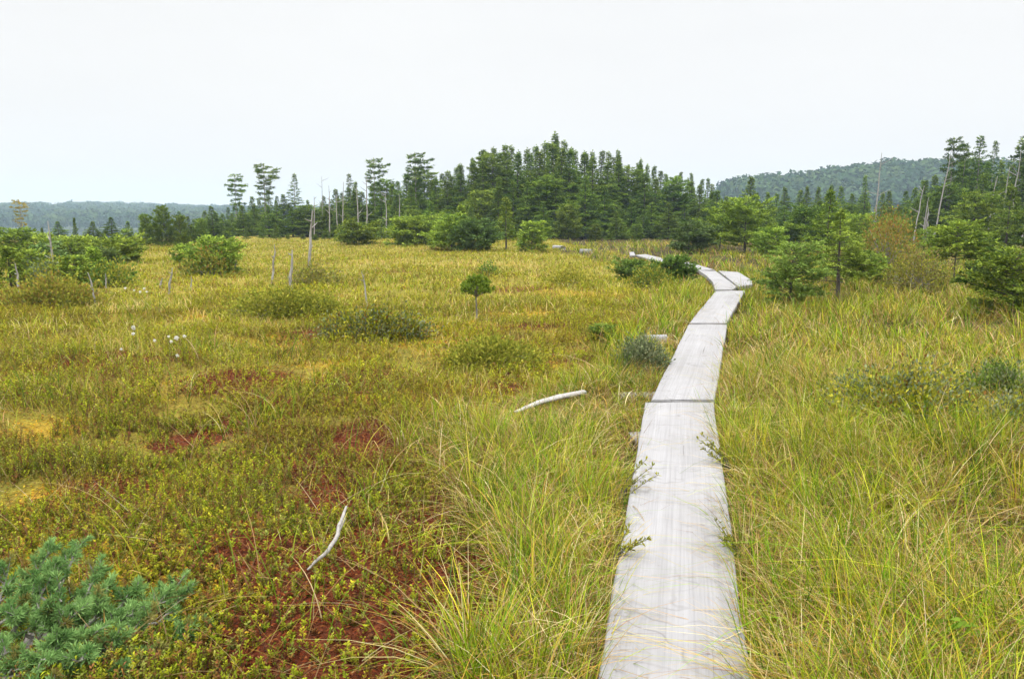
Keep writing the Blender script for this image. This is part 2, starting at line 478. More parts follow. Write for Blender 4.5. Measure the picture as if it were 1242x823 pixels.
# ------------------------------------------------------------------ planks
def plank_from_quad(label, q):
    W = np.array([G(*p, ZT)[:2] for p in q])
    a = (W[0] + W[1]) / 2; b = (W[2] + W[3]) / 2
    d = b - a; L = np.linalg.norm(d); d /= L; rt = np.array([d[1], -d[0]])
    c = (a + b) / 2
    loc = lambda p: np.array([(p - c) @ rt, (p - c) @ d])
    l0, r0, r1, l1 = [loc(p) for p in W]
    ny = max(6, int(L / .09)); prof = [(-1, -.085), (-1, -.012), (-.985, -.003), (-.95, 0), (-.5, .002), (0, .004), (.5, .002), (.95, 0), (.985, -.003), (1, -.012), (1, -.085)]
    seed = int(abs(a[0] * 100 + a[1] * 77)) % 1000
    V = []
    for i in range(ny + 1):
        t = i / ny
        lt = l0 * (1 - t) + l1 * t; r_ = r0 * (1 - t) + r1 * t
        wl = .009 * (vnoise(t * L * 1.6, seed, 1) - .5) + .005 * (vnoise(t * L * 7, seed, 2) - .5)
        wr = .009 * (vnoise(t * L * 1.6, seed + 9, 1) - .5) + .005 * (vnoise(t * L * 7, seed + 9, 2) - .5)
        for u, z in prof:
            p = (lt + np.array([wl, 0])) * (1 - u) / 2 + (r_ + np.array([wr, 0])) * (1 + u) / 2
            zz = z + (.006 * (vnoise(t * L * 2 + u, seed + 3, 4) - .5) + .010 * math.sin(t * 3 + seed) * u * .3 if z > -.05 else 0)
            e = .006 if i in (0, ny) and z > -.002 else 0
            V.append((p[0], p[1], ZT + zz - e))
    k = len(prof); Q = []
    for i in range(ny):
        for j in range(k - 1):
            Q.append((i * k + j, i * k + j + 1, (i + 1) * k + j + 1, (i + 1) * k + j))
        Q.append((i * k + k - 1, i * k, (i + 1) * k, (i + 1) * k + k - 1))
    for i in (0, ny):                                   # end grain
        o = i * k
        for j in range(5):
            f = (o + j, o + k - 1 - j, o + k - 2 - j, o + j + 1)
            if len(set(f)) == 4: Q.append(f)
    V = np.array(V)
    me = mesh_np('boardwalk_plank', V, Q, None, False)
    o = link('boardwalk_plank', me, M_PLANK, None, (c[0], c[1], 0))
    o.rotation_euler = (0, 0, math.atan2(-d[0], d[1]))
    return tag(o, label, 'plank', 'planks of the boardwalk')


def plank_from_poly(label, q):
    import bmesh
    W = np.array([G(*p, ZT)[:2] for p in q]); c = W.mean(0)
    bm = bmesh.new()
    vs = [bm.verts.new((p[0] - c[0], p[1] - c[1], ZT)) for p in W]
    f = bm.faces.new(vs)
    if f.normal.z < 0 or True:
        bm.normal_update()
        if f.normal.z < 0: f.normal_flip()
    r = bmesh.ops.extrude_face_region(bm, geom=[f])
    for v in r['geom']:
        if isinstance(v, bmesh.types.BMVert): v.co.z -= .085
    bm.normal_update()
    bmesh.ops.recalc_face_normals(bm, faces=bm.faces)
    bmesh.ops.bevel(bm, geom=[e for e in bm.edges if all(v.co.z > ZT - .01 for v in e.verts)], offset=.012, segments=2, affect='EDGES', profile=.5)
    me = bpy.data.meshes.new('boardwalk_plank'); bm.to_mesh(me); bm.free()
    o = link('boardwalk_plank', me, M_PLANK, None, (c[0], c[1], 0))
    return tag(o, label, 'plank', 'planks of the boardwalk')


for lab, q in quad_planks: plank_from_quad(lab, q)
for lab, q in poly_planks: plank_from_poly(lab, q)


def beam(name, label, cat, p0, p1, w, h, ztop, group=None):
    """a squared, worn timber lying on the ground between two places"""
    a, b = G(*p0, ztop), G(*p1, ztop)
    d = (b - a)[:2]; L = np.linalg.norm(d); d /= L; c = (a + b) / 2
    ny = 10; prof = [(-1, -h), (-1, -.02), (-.8, 0), (0, .006), (.8, 0), (1, -.02), (1, -h)]
    V, Q = [], []
    for i in range(ny + 1):
        t = i / ny; ws = w / 2 * (1 - .25 * (abs(t - .5) * 2) ** 6) * (.92 + .16 * vnoise(t * 5, L * 31, 3))
        for u, z in prof:
            V.append((u * ws, (t - .5) * L, ztop + z + .012 * (vnoise(t * 6, u * 2 + L, 8) - .5)))
    k = len(prof)
    for i in range(ny):
        for j in range(k - 1): Q.append((i * k + j, i * k + j + 1, (i + 1) * k + j + 1, (i + 1) * k + j))
        Q.append((i * k + k - 1, i * k, (i + 1) * k, (i + 1) * k + k - 1))
    for o in (0, ny * k):
        for j in range(3):
            f = (o + j, o + k - 1 - j, o + k - 2 - j, o + j + 1)
            if len(set(f)) == 4: Q.append(f)
    ob = link(name, mesh_np(name, V, Q), M_PLANK, None, (c[0], c[1], 0))
    ob.rotation_euler = (0, 0, math.atan2(-d[0], d[1]))
    return tag(ob, label, cat, group)


beam('sleeper_beam', 'pale cross timber sticking out left of the wide plank gap', 'timber', (750, 477), (885, 477), .17, .12, .012)
beam('sleeper_beam', 'grey timber end poking out beside the nearest plank under grass', 'timber', (764, 527), (830, 527), .2, .12, .028)
beam('sleeper_beam', 'short pale timber lying behind the grey green shrub', 'timber', (782, 407), (808, 406.5), .13, .16, .13)
beam('old_plank', 'far pale timber scrap close to the round bush before the wood', 'timber', (673, 297.5), (683, 298.5), .35, .25, .22)
beam('old_plank', 'thin pale timber scrap in the far grass, the flatter of two', 'timber', (704, 302), (718, 302.3), .25, .22, .18)


def tube_thing(name, label, cat, pts, radii, mat, k=8, wig=.0, seed=0, extra=None, group=None):
    """pts are world points; the object sits at the first of them"""
    P = np.array(pts, float); o0 = P[0].copy()
    t = np.linspace(0, len(P) - 1, len(P) * 6); i = np.clip(t.astype(int), 0, len(P) - 2); f = (t - i)
    f = f * 1.0
    Pn = P[i] * (1 - f)[:, None] + P[i + 1] * f[:, None]
    Rn = np.interp(t, np.arange(len(P)), radii)
    for ax in range(3): Pn[:, ax] += wig * (vnoise(t * 1.7, seed * 3.1 + ax * 7, 61) - .5)
    mb = MB(); mb.tube(np.concatenate([[Pn[0]], Pn, [Pn[-1]]]) - o0, np.concatenate([[1e-4], Rn, [1e-4]]), (.5, .5, .5), k)
    if extra:
        for Pe, Re in extra: mb.tube(np.array(Pe) - o0, np.array(Re), (.5, .5, .5), 5)
    return tag(link(name, mb.mesh(name, True), mat, None, o0), label, cat, group)


# fallen log, and the bent dead branch in the left foreground
a, b, c, d = G(624, 499, .06), G(652, 489, .065), G(681, 480, .07), G(709, 474, .07)
tube_thing('fallen_log', 'long bleached log lying in the grass left of the boardwalk', 'log', [a, b, c, d], [.016, .03, .038, .034], M_PALE, 10, .02, 3).scale = (1, 1, .6)
p = [G(372, 690, .10), G(395, 672, .15), G(411, 645, .18), G(415, 628, .2), G(419, 615, .21)]
tube_thing('dead_branch', 'bent pale dead branch lying over red moss', 'branch', p, [.005, .009, .010, .009, .006], M_DEAD, 8, .02, 5,
           [([p[2], p[2] + np.array([.03, .02, .06])], [.006, .002])])

# ------------------------------------------------------------------ sedge, heath and moss cover
UP = np.array([0, 0, 1.0])


def polar_points(n, r0, r1, expo):
    """n places in the view sector with density falling as r**-expo"""
    amax = 1.08 if r1 < 10 else .84           # wider close by, so a step aside still stands in cover
    u = RNG.random(n); e = 2 - expo
    r = (r0 ** e + u * (r1 ** e - r0 ** e)) ** (1 / e) if abs(e) > 1e-3 else r0 * (r1 / r0) ** u
    a = (RNG.random(n) * 2 - 1) * amax
    return r * np.sin(a), r * np.cos(a)


def pick(pal, n, p):
    pal = np.array(pal); i = RNG.choice(len(pal), n, p=np.array(p) / sum(p))
    return pal[i] * (1 + .22 * (RNG.random((n, 1)) * 2 - 1)) * (1 + .08 * (RNG.random((n, 3)) * 2 - 1))


def blades(mb, x, y, z, L, W, lean, bend, az, C0, C1, S=5):
    n = len(x); t = np.linspace(0, 1, S)[None, :]
    dx, dy = np.cos(az)[:, None], np.sin(az)[:, None]
    Lc = L[:, None]
    hor = Lc * (lean[:, None] * t + bend[:, None] * t ** 2.2)
    ver = Lc * (t * (1 - .35 * lean[:, None] ** 2) - .62 * np.clip(bend[:, None], 0, 1.6) * t ** 2.6)
    P = np.stack([x[:, None] + dx * hor, y[:, None] + dy * hor, np.maximum(z[:, None] + ver, z[:, None] * 0 - .3)], -1)
    w = W[:, None] * (1 - .88 * t ** 1.6) * .5
    ta = az + PI / 2 + (RNG.random(n) - .5) * 1.4
    Wd = np.stack([np.cos(ta)[:, None] * w, np.sin(ta)[:, None] * w, 0 * w], -1)
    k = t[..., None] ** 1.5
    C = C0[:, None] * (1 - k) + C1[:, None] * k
    mb.strips(P, Wd, C)


GREEN = [(.095, .185, .007), (.165, .235, .010), (.24, .275, .014), (.045, .105, .007), (.30, .275, .018), (.37, .34, .045)]
STRAW = [(.46, .34, .14), (.33, .22, .09), (.58, .48, .25), (.22, .095, .04), (.42, .26, .05)]


def tuft_blades(x, y, per, rad):
    """blade places of tufts standing at x, y: tuft index, place, way outward, 0..1 distance from the middle"""
    i = np.repeat(np.arange(len(x)), per); n = len(i)
    az = RNG.random(n) * 2 * PI; q = np.sqrt(RNG.random(n))
    return i, x[i] + rad[i] * q * np.cos(az), y[i] + rad[i] * q * np.sin(az), az, q


def build_sedge():
    mb = MB()
    CLEAR = [(*(G(660, 500)[:2]), .75, .75), (*(G(768, 488)[:2]), .28, .5), (*(G(764, 540)[:2]), .22, .45), (*(G(795, 414)[:2]), .25, .8)]
    for n, r0, r1, ex, per, S, wmul in ((18500, 1.6, 9.0, 1.15, 26, 6, 1.0), (28500, 9.0, 24.0, 1.45, 11, 4, 1.7), (17500, 24, 48, 1.4, 6, 3, 3.2)):
        x, y = polar_points(n, r0, r1, ex)
        m = sedge_mask(x, y)
        keep = (RNG.random(n) < m * sst(.38, .56, vnoise(x / .42, y / .42, 72) * .5 + .32)) & ~on_walk(x, y)
        x, y = x[keep], y[keep]; nt = len(x)
        tr = (.025 + .05 * RNG.random(nt)) * (1 + .6 * (r0 > 8))
        th = .55 + .65 * RNG.random(nt) * (.55 + .75 * vnoise(x / .9, y / .9, 73))
        td = .15 + .6 * RNG.random(nt) ** 2 * sst(.3, .6, fbm(x / 1.3, y / 1.3, 75)) + .35 * (RNG.random(nt) < .17)
        tg = pick(GREEN, nt, (5, 7, 5, 3, 3, 1))
        k = RNG.integers(int(per * .5), int(per * 1.5), nt)
        i, bx, by, az, q = tuft_blades(x, y, k, tr); nb = len(i)
        ok = ~on_walk(bx, by); i, bx, by, az, q = i[ok], bx[ok], by[ok], az[ok], q[ok]; nb = len(i)
        s = walk_side(bx, by); r = np.hypot(bx, by)
        L = (.18 + .30 * RNG.random(nb)) * th[i]
        edge = np.clip((np.abs(s) - .28) / .4, 0, 1)
        L *= np.where(s < 0, .62 + .38 * edge, .85 + .15 * edge)
        for lx_, ly_, ra, rb2 in CLEAR: L *= np.where(np.hypot((bx - lx_) / ra, (by - ly_) / rb2) < 1, .4, 1)
        dead = RNG.random(nb) < td[i]
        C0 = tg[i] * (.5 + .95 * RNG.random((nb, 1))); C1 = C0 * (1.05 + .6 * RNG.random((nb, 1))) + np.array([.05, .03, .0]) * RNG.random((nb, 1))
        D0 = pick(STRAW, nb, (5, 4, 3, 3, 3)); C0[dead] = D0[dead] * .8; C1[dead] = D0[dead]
        tip = RNG.random(nb) < .2; C1[tip] = pick(STRAW, nb, (3, 2, 1, 3, 4))[tip]
        lean = .05 + .42 * q * RNG.random(nb) ** .7 + .12 * RNG.random(nb); bend = .06 + .55 * RNG.random(nb) ** 1.5 * (.4 + .6 * q)
        lean[dead] += .3 * RNG.random(dead.sum()); bend[dead] += .6 * RNG.random(dead.sum())
        arch = RNG.random(nb) < .07; bend[arch] = .7 + .5 * RNG.random(arch.sum()); L[arch] *= 1.35
        az = az + RNG.normal(0, .5, nb)
        comb = (s > 0) & (RNG.random(nb) < .3); az[comb] = PI + RNG.normal(0, .8, comb.sum())
        W = (.0034 + .0036 * RNG.random(nb)) * wmul * (1 + .3 * sst(4, 9, r))
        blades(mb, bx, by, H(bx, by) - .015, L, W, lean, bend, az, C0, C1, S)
    # single blades between the tufts
    for n, r0, r1, ex, S, wmul in ((118000, 1.6, 9.0, 1.15, 5, .9), (60000, 9, 24, 1.4, 4, 1.7)):
        x, y = polar_points(n, r0, r1, ex); m = sedge_mask(x, y)
        keep = (RNG.random(n) < m) & ~on_walk(x, y)
        x, y = x[keep], y[keep]; n = len(x)
        C0 = pick(GREEN + STRAW, n, (4, 5, 4, 3, 2, 1, 2, 3, 1, 2, 2)) * (.7 + .6 * RNG.random((n, 1)))
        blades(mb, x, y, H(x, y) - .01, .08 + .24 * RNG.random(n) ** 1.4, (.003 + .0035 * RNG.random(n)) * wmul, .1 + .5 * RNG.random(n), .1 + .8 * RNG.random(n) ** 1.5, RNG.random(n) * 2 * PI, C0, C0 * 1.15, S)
    # flattened dead litter among the sedge
    # short dead curls, bleached or rusty
    n = 26000
    x, y = polar_points(n, 1.9, 12, 1.2); keep = (RNG.random(n) < sedge_mask(x, y) * sst(.3, .6, fbm(x / .6, y / .6, 76))) & ~on_walk(x, y)
    x, y = x[keep], y[keep]; n = len(x); C0 = pick(STRAW, n, (4, 3, 4, 3, 2)) * 1.1
    blades(mb, x, y, H(x, y) + .08 * RNG.random(n), .10 + .16 * RNG.random(n), .0045 + .0035 * RNG.random(n), .1 + .5 * RNG.random(n), .8 + .7 * RNG.random(n), RNG.random(n) * 2 * PI, C0, C0, 6)
    n = 60000
    x, y = polar_points(n, 1.9, 11, 1.2); m = sedge_mask(x, y)
    keep = ~on_walk(x, y) & (RNG.random(n) < m * .9 + .05)
    x, y = x[keep], y[keep]; n = len(x)
    C0 = pick(STRAW, n, (4, 5, 2, 5, 2)) * .5  # dead straw colours, darkened to paint in shade low between the blades
    blades(mb, x, y, H(x, y) + .005 + .07 * RNG.random(n), .08 + .18 * RNG.random(n), .003 + .003 * RNG.random(n), .8 + .5 * RNG.random(n), .3 * RNG.random(n), RNG.random(n) * 2 * PI, C0, C0 * 1.1, 4)
    # thin short sedge over the open bog
    for n, r0, r1, ex, S, wmul in ((130000, 3.5, 12, 1.0, 4, 1.3), (330000, 12, 60, 1.15, 3, 3.2)):
        x, y = polar_points(n, r0, r1, ex)
        a = fbm(x / 2.2, y / 1.5, 81); b = fbm(x / .5, y / .5, 82)
        keep = (RNG.random(n) < .10 + .95 * sst(.42, .62, a) * sst(.35, .6, b) + .35 * sst(14, 30, np.hypot(x, y))) & (walk_side(x, y) < -.3) & (sedge_mask(x, y) < .5)
        near = np.hypot(x, y) < 6.5
        keep &= ~near | (RNG.random(n) < .2)
        x, y = x[keep], y[keep]; n = len(x); r = np.hypot(x, y)
        dead = RNG.random(n) < .22 + .25 * sst(.5, .7, fbm(x / 4, y / 2.5, 84))
        C0 = pick([(.20, .25, .018), (.28, .29, .025), (.36, .31, .035), (.14, .19, .018)], n, (5, 5, 4, 3))
        D = pick([(.46, .37, .16), (.40, .27, .09), (.50, .40, .14), (.34, .20, .09)], n, (5, 3, 3, 1)); C0[dead] = D[dead]
        L = (.07 + .19 * RNG.random(n)) * (.6 + .7 * vnoise(x / 1.5, y / 1.5, 85))
        L *= np.where(r < 7, .7, 1) * (1 - .3 * sst(12, 25, r))
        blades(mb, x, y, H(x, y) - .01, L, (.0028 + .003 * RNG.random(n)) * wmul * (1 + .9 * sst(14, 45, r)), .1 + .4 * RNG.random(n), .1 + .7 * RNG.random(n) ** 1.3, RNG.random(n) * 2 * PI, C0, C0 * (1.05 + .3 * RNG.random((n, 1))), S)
    # scattered lone tufts and long curved stalks in the left foreground
    spots = [(205, 730, 5), (255, 700, 5), (305, 730, 3), (235, 560, 6), (320, 520, 26), (335, 505, 26), (300, 525, 20), (60, 480, 26), (90, 490, 22), (15, 500, 22), (155, 400, 40), (180, 385, 40), (240, 440, 26), (390, 790, 8), (260, 815, 6),
             (540, 800, 12), (610, 790, 10), (470, 600, 14), (420, 560, 14), (500, 550, 18), (350, 440, 28), (570, 600, 14), (430, 640, 8), (25, 760, 3), (340, 760, 4), (150, 690, 4), (590, 820, 12), (640, 700, 16), (100, 440, 22), (270, 430, 20), (210, 490, 20), (380, 480, 16), (520, 520, 20)]
    for px, py, k in spots:
        g = G(px, py); n = k
        x = g[0] + RNG.normal(0, .07 + .006 * g[1], n); y = g[1] + RNG.normal(0, .07 + .006 * g[1], n)
        C0 = pick(GREEN + STRAW[:3], n, (4, 5, 4, 3, 2, 1, 1, 2, 1))
        blades(mb, x, y, H(x, y) - .01, .26 + .3 * RNG.random(n), .003 + .0025 * RNG.random(n) + .0004 * g[1], .1 + .3 * RNG.random(n), .2 + .7 * RNG.random(n), RNG.random(n) * 2 * PI, C0 * .75, C0 * .95, 7)
    tag(link('sedge_grass', mb.mesh('sedge_grass'), M_GRASS), 'yellow green bog sedge with straw coloured dead blades', 'grass', kind='stuff')


build_sedge()


def sprigs(mb, x, y, z, Hs, K, ll, lw, C, spread=.28, tilt=.35, up=.75):
    """upright twigs carrying K small leaves each"""
    n = len(x)
    az = RNG.random(n) * 2 * PI; tl = tilt * RNG.random(n)
    d = np.stack([np.cos(az) * np.sin(tl), np.sin(az) * np.sin(tl), np.cos(tl)], -1)
    b = np.stack([x, y, z], -1)
    t = np.array([0, .5, 1.0])
    P = b[:, None] + d[:, None] * (Hs[:, None] * t)[..., None]
    w = np.stack([-np.sin(az), np.cos(az), 0 * az], -1)[:, None] * (.0014 * (1.2 - t))[None, :, None] * (1 + lw[:, None, None] * 120)
    mb.strips(P, w, np.tile(np.array([.13, .075, .05]), (n, 3, 1)))
    tt = (.22 + .8 * (np.arange(K)[None] + RNG.random((n, K))) / K).ravel()
    i = np.repeat(np.arange(n), K)
    a2 = RNG.random(n * K) * 2 * PI
    out = np.stack([np.cos(a2), np.sin(a2), 0 * a2], -1)
    Pl = b[i] + d[i] * (Hs[i] * tt)[:, None]
    D = out * (1 - up) + d[i] * up * (.6 + .8 * RNG.random((n * K, 1)))
    Nn = d[i] - out * .4 + RNG.normal(0, .25, (n * K, 3))
    col_ = C[i] * (.75 + .5 * RNG.random((n * K, 1)))
    red = RNG.random(n * K) < .07; col_[red] = np.array([.20, .09, .04])
    mb.leaves(Pl, D, Nn, ll[i] * (.7 + .6 * RNG.random(n * K)), lw[i], col_)


HEATH = [(.165, .20, .014), (.245, .27, .018), (.10, .135, .015), (.21, .225, .05), (.32, .315, .025), (.18, .10, .025)]


def heath_density(x, y):
    s = walk_side(x, y)
    n = fbm(x / .55, y / .55, 91); n2 = fbm(x / 2.4, y / 2.0, 92)
    d = sst(.27, .52, n) * (.5 + .5 * sst(.32, .52, n2))
    d = d * (1 - (.45 + .33 * sst(6.5, 4, np.hypot(x, y))) * np.clip(red_mask(x, y), 0, 1)) * (1 - .35 * ora_mask(x, y))
    left = (s < -.32) * (1 - .8 * sedge_mask(x, y))
    right = (s > .3) * sst(.52, .66, fbm(x / 1.1, y / 1.1, 93)) * .4
    return np.clip(d * left + right, 0, 1)


def build_heath():
    mb = MB()
    for n, r0, r1, ex, K, big in ((122000, 1.6, 7, 1.0, 26, 1.0), (77000, 7, 16, 1.2, 14, 1.6), (80000, 16, 55, 1.25, 8, 3.0)):
        x, y = polar_points(n, r0, r1, ex)
        keep = (RNG.random(n) < heath_density(x, y)) & ~on_walk(x, y)
        x, y = x[keep], y[keep]; n = len(x)
        hv = vnoise(x / .7, y / .7, 95)
        Hs = (.04 + .09 * RNG.random(n)) * (.5 + 1.1 * hv) * (1 + .25 * (big > 1))
        tint = vnoise(x / 1.4, y / 1.4, 97)[:, None] * (.25 + .9 * sst(3, 9, np.hypot(x, y)))[:, None]; t2 = sst(.5, .7, fbm(x / .8, y / .8, 98))[:, None]
        C = pick(HEATH, n, (5, 5, 4, 3, 3, 2)) + tint * np.array([.09, .07, .0])
        rb_ = RNG.random(n) < .11 * (big == 1); C[rb_] = pick([(.15, .055, .03), (.11, .06, .025), (.20, .09, .035)], n, (3, 3, 2))[rb_]
        C = C * (1 - .3 * t2) + np.array([.17, .085, .025]) * .3 * t2
        sprigs(mb, x, y, H(x, y) - .01, Hs, K, (.0105 + .0075 * RNG.random(n)) * big, (.0025 + .0015 * RNG.random(n)) * big, C, tilt=.6, up=.42)
    tag(link('heath_cover', mb.mesh('heath_cover'), M_HEATH), 'low olive green dwarf shrubs covering the bog', 'ground cover', kind='stuff')
    # moss heads close to the viewer
    mb = MB()
    n = 300000
    x, y = polar_points(n, 1.9, 16, 1.2)
    keep = (walk_side(x, y) < -.32) & (RNG.random(n) > .75 * sedge_mask(x, y))
    x, y = x[keep], y[keep]; n = len(x)
    rm, om = red_mask(x, y), ora_mask(x, y)
    C = pick([(.17, .15, .025), (.13, .13, .025), (.22, .14, .025), (.11, .06, .025)], n, (4, 4, 3, 3))
    u = RNG.random(n); k = u < rm * 1.2; C[k] = pick([(.13, .032, .013), (.075, .02, .010), (.20, .075, .022)], n, (4, 4, 2))[k]
    k2 = (~k) & (RNG.random(n) < om * 1.1); C[k2] = pick([(.40, .24, .022), (.32, .17, .018), (.40, .31, .03)], n, (4, 3, 2))[k2]
    a = RNG.random(n) * 2 * PI
    D = np.stack([np.cos(a), np.sin(a), .5 * RNG.random(n)], -1)
    P = np.stack([x, y, H(x, y) + .004 + .014 * RNG.random(n)], -1)
    r = np.hypot(x, y)
    mb.leaves(P, D, UP + RNG.normal(0, .3, (n, 3)), (.010 + .012 * RNG.random(n)) * (1 + .1 * r), .0035 * (1 + .1 * r), C)
    tag(link('moss_carpet', mb.mesh('moss_carpet'), M_MOSS), 'red, orange and olive moss heads on the bog floor', 'moss', kind='stuff')


build_heath()


# ------------------------------------------------------------------ trees and bushes
def tree_trunk_mb(h, r, lean=(0, 0), seed=0, wob=.03, k=7, c=(.5, .5, .5)):
    t = np.linspace(0, 1, 12)
    P = np.stack([lean[0] * h * t + wob * h * (vnoise(t * 3, seed + .5, 5) - .5) * t, lean[1] * h * t + wob * h * (vnoise(t * 3, seed + 8.5, 6) - .5) * t, h * t - .05], -1)
    R = r * (1 - .93 * t) + r * .5 * np.exp(-t * 30)
    mb = MB(); mb.tube(P, R, c, k)
    return mb, P


def conifer(h, R, cb, nb, leaf, seed, prof='cone', up=.15, curve=-.15, dark=(.045, .10, .02), light=(.25, .36, .05), lightp=.48, r=None, lean=(0, 0), dens=1.0, bare=0, trunk_k=7):
    """meshes (trunk with limbs, crown) of a needle tree standing at the origin"""
    g = np.random.default_rng(seed)
    tb, TP = tree_trunk_mb(h, r if r else .012 * h + .02, lean, seed, .03, trunk_k)
    cr = MB()
    u = (np.arange(nb) + g.random(nb)) / nb
    t = u ** .95
    z0 = h * (cb + (.985 - cb) * t)
    tt = z0 / h
    if prof == 'cone': pr = (1 - t) ** .95 * (.8 + .2 * np.minimum(1, t * 6)) + .03
    elif prof == 'dome': pr = np.sqrt(np.clip(1 - (t * .98) ** 2, 0, 1)) * (.75 + .25 * np.minimum(1, t * 4)) + .03
    elif prof == 'flat': pr = (.45 + .55 * t) * np.where(t > .88, .75, 1)
    elif prof == 'spire': pr = (1 - t) ** 1.2 + .025
    else: pr = np.ones(nb)
    if prof in ('cone', 'spire'): pr = pr * (1 - .62 * sst(.62, 1.0, t))
    Lb = R * pr * (.55 + .62 * g.random(nb))
    if prof == 'flat':
        lay = np.round(t * 7 + g.normal(0, .35, nb)) / 7; z0 = h * np.minimum(cb + (.97 - cb) * (lay * .7 + t * .3), .985); Lb *= .6 + .7 * g.random(nb)
    az = np.arange(nb) * 2.39996 + g.normal(0, .35, nb)
    sid = .5 + .5 * np.sin(az * 1 + seed); Lb *= .78 + .35 * sid
    cx = np.interp(z0, TP[:, 2], TP[:, 0]); cy = np.interp(z0, TP[:, 2], TP[:, 1])
    upb = up + (.08 if prof == 'flat' else .35) * (t - .3) + g.normal(0, .08, nb); cub = curve + g.normal(0, .06, nb)
    d = np.stack([np.cos(az), np.sin(az)], -1)

    def on(i, s):
        l = Lb[i] * s
        return np.stack([cx[i] + d[i, 0] * l, cy[i] + d[i, 1] * l, z0[i] + Lb[i] * (upb[i] * s + cub[i] * s * s)], -1)
    S = np.array([0, .35, .7, 1.0])
    for i in range(nb):
        rr = max(.004, .010 * Lb[i] + .003)
        tb.tube(on(np.full(4, i), S), rr * (1 - .8 * S), (.5, .5, .5), 3)
    for _ in range(bare):
        zz = h * (.1 + (cb * .9) * g.random()); a = g.random() * 2 * PI; l = R * (.2 + .4 * g.random())
        x0, y0 = np.interp(zz, TP[:, 2], TP[:, 0]), np.interp(zz, TP[:, 2], TP[:, 1])
        tb.tube([(x0, y0, zz), (x0 + math.cos(a) * l * .6, y0 + math.sin(a) * l * .6, zz + l * .02), (x0 + math.cos(a) * l, y0 + math.sin(a) * l, zz - l * .12)], [.012, .008, .003], (.5, .5, .5), 3)
    # branchlets
    nt = np.maximum(5, (Lb / leaf * 2.1 * dens).astype(int)); bi = np.repeat(np.arange(nb), nt); m = len(bi)
    s = .16 + .84 * g.random(m) ** .8
    if prof == 'flat': s = .35 + .65 * g.random(m) ** .7
    side = g.choice([-1, 1], m)
    p0 = on(bi, s)
    ang = az[bi] + side * (.55 + .5 * g.random(m))
    lt = np.clip(Lb[bi] * (.5 - .33 * s) * (.6 + .7 * g.random(m)), leaf * .9, None)
    dz = upb[bi] * .5 + cub[bi] * s + g.normal(0, .16, m)
    dl = np.stack([np.cos(ang), np.sin(ang), dz], -1)
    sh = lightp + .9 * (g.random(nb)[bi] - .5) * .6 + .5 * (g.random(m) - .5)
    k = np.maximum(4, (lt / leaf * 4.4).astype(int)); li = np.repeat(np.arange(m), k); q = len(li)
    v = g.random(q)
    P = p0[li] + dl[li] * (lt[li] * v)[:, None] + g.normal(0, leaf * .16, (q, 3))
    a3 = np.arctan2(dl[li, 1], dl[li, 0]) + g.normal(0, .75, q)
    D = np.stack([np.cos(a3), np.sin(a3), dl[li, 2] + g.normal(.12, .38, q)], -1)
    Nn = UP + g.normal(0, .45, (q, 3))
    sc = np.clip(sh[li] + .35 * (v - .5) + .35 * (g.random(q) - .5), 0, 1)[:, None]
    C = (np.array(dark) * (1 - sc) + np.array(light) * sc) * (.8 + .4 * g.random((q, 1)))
    cr.leaves(P, D, Nn, leaf * (.7 + .7 * g.random(q)), leaf * (.17 + .11 * g.random(q)), C)
    # leader shoot
    n = 16; zz = h * (.92 + .085 * g.random(n)); a = g.random(n) * 2 * PI
    P = np.stack([np.interp(zz, TP[:, 2], TP[:, 0]), np.interp(zz, TP[:, 2], TP[:, 1]), zz], -1)
    D = np.stack([np.cos(a) * .6, np.sin(a) * .6, .7 + .3 * g.random(n)], -1)
    cr.leaves(P, D, g.normal(0, 1, (n, 3)), leaf, leaf * .2, np.tile(np.array(light) * .9, (n, 1)))
    return tb.mesh('trunk', True), cr.mesh('crown')


def shrub(w, h, leaf, seed, nst=40, npt=260, kl=10, pal=HEATH, pp=None, wide=.36, flat=.0, twig=(.15, .11, .085), ratio=1.0):
    """meshes (stems, foliage) of a many-stemmed leafy bush, width w, height h"""
    g = np.random.default_rng(seed)
    st, fo = MB(), MB()
    a = g.random(npt) * 2 * PI; e = np.arcsin(np.clip(g.random(npt) * (1.05 - flat) + .0, 0, 1)); rad = (.45 + .6 * g.random(npt) ** .6)
    lump = .72 + .55 * vnoise(a * 1.3 + 3, e * 2.2, seed)
    C_ = np.stack([w / 2 * np.cos(a) * np.cos(e) * rad * lump, ratio * w / 2 * np.sin(a) * np.cos(e) * rad * lump, h * (.06 + .94 * np.sin(e) * rad * lump)], -1)
    for i in range(min(nst, npt)):
        tip = C_[i]; b = np.array([g.normal(0, w * .05), g.normal(0, w * .05 * ratio), -.03]); mid = b * .4 + tip * .45 + np.array([0, 0, h * .16])
        st.tube([b, mid, tip], [.006 + .008 * h, .004 + .005 * h, .0015], (.5, .5, .5), 4)
    pal = np.array(pal); ci = g.choice(len(pal), npt, p=None if pp is None else np.array(pp) / sum(pp))
    i = np.repeat(np.arange(npt), kl); n = len(i)
    P = C_[i] + g.normal(0, leaf * 1.5, (n, 3)) * np.array([1, 1, 1.2])
    P[:, 2] = np.maximum(P[:, 2], -.02)
    outd = C_[i] / (np.linalg.norm(C_[i], axis=1, keepdims=True) + 1e-6)
    D = outd * .6 + np.array([0, 0, .55]) + g.normal(0, .5, (n, 3))
    Cc = pal[ci][i] * (.72 + .56 * g.random((n, 1))) * (.85 + .3 * g.random((npt, 1)))[i]
    fo.leaves(P, D, UP * .7 + g.normal(0, .6, (n, 3)), leaf * (.7 + .7 * g.random(n)), leaf * wide * (.6 + .5 * g.random(n)), Cc)
    return st.mesh('stem', True), fo.mesh('foliage')


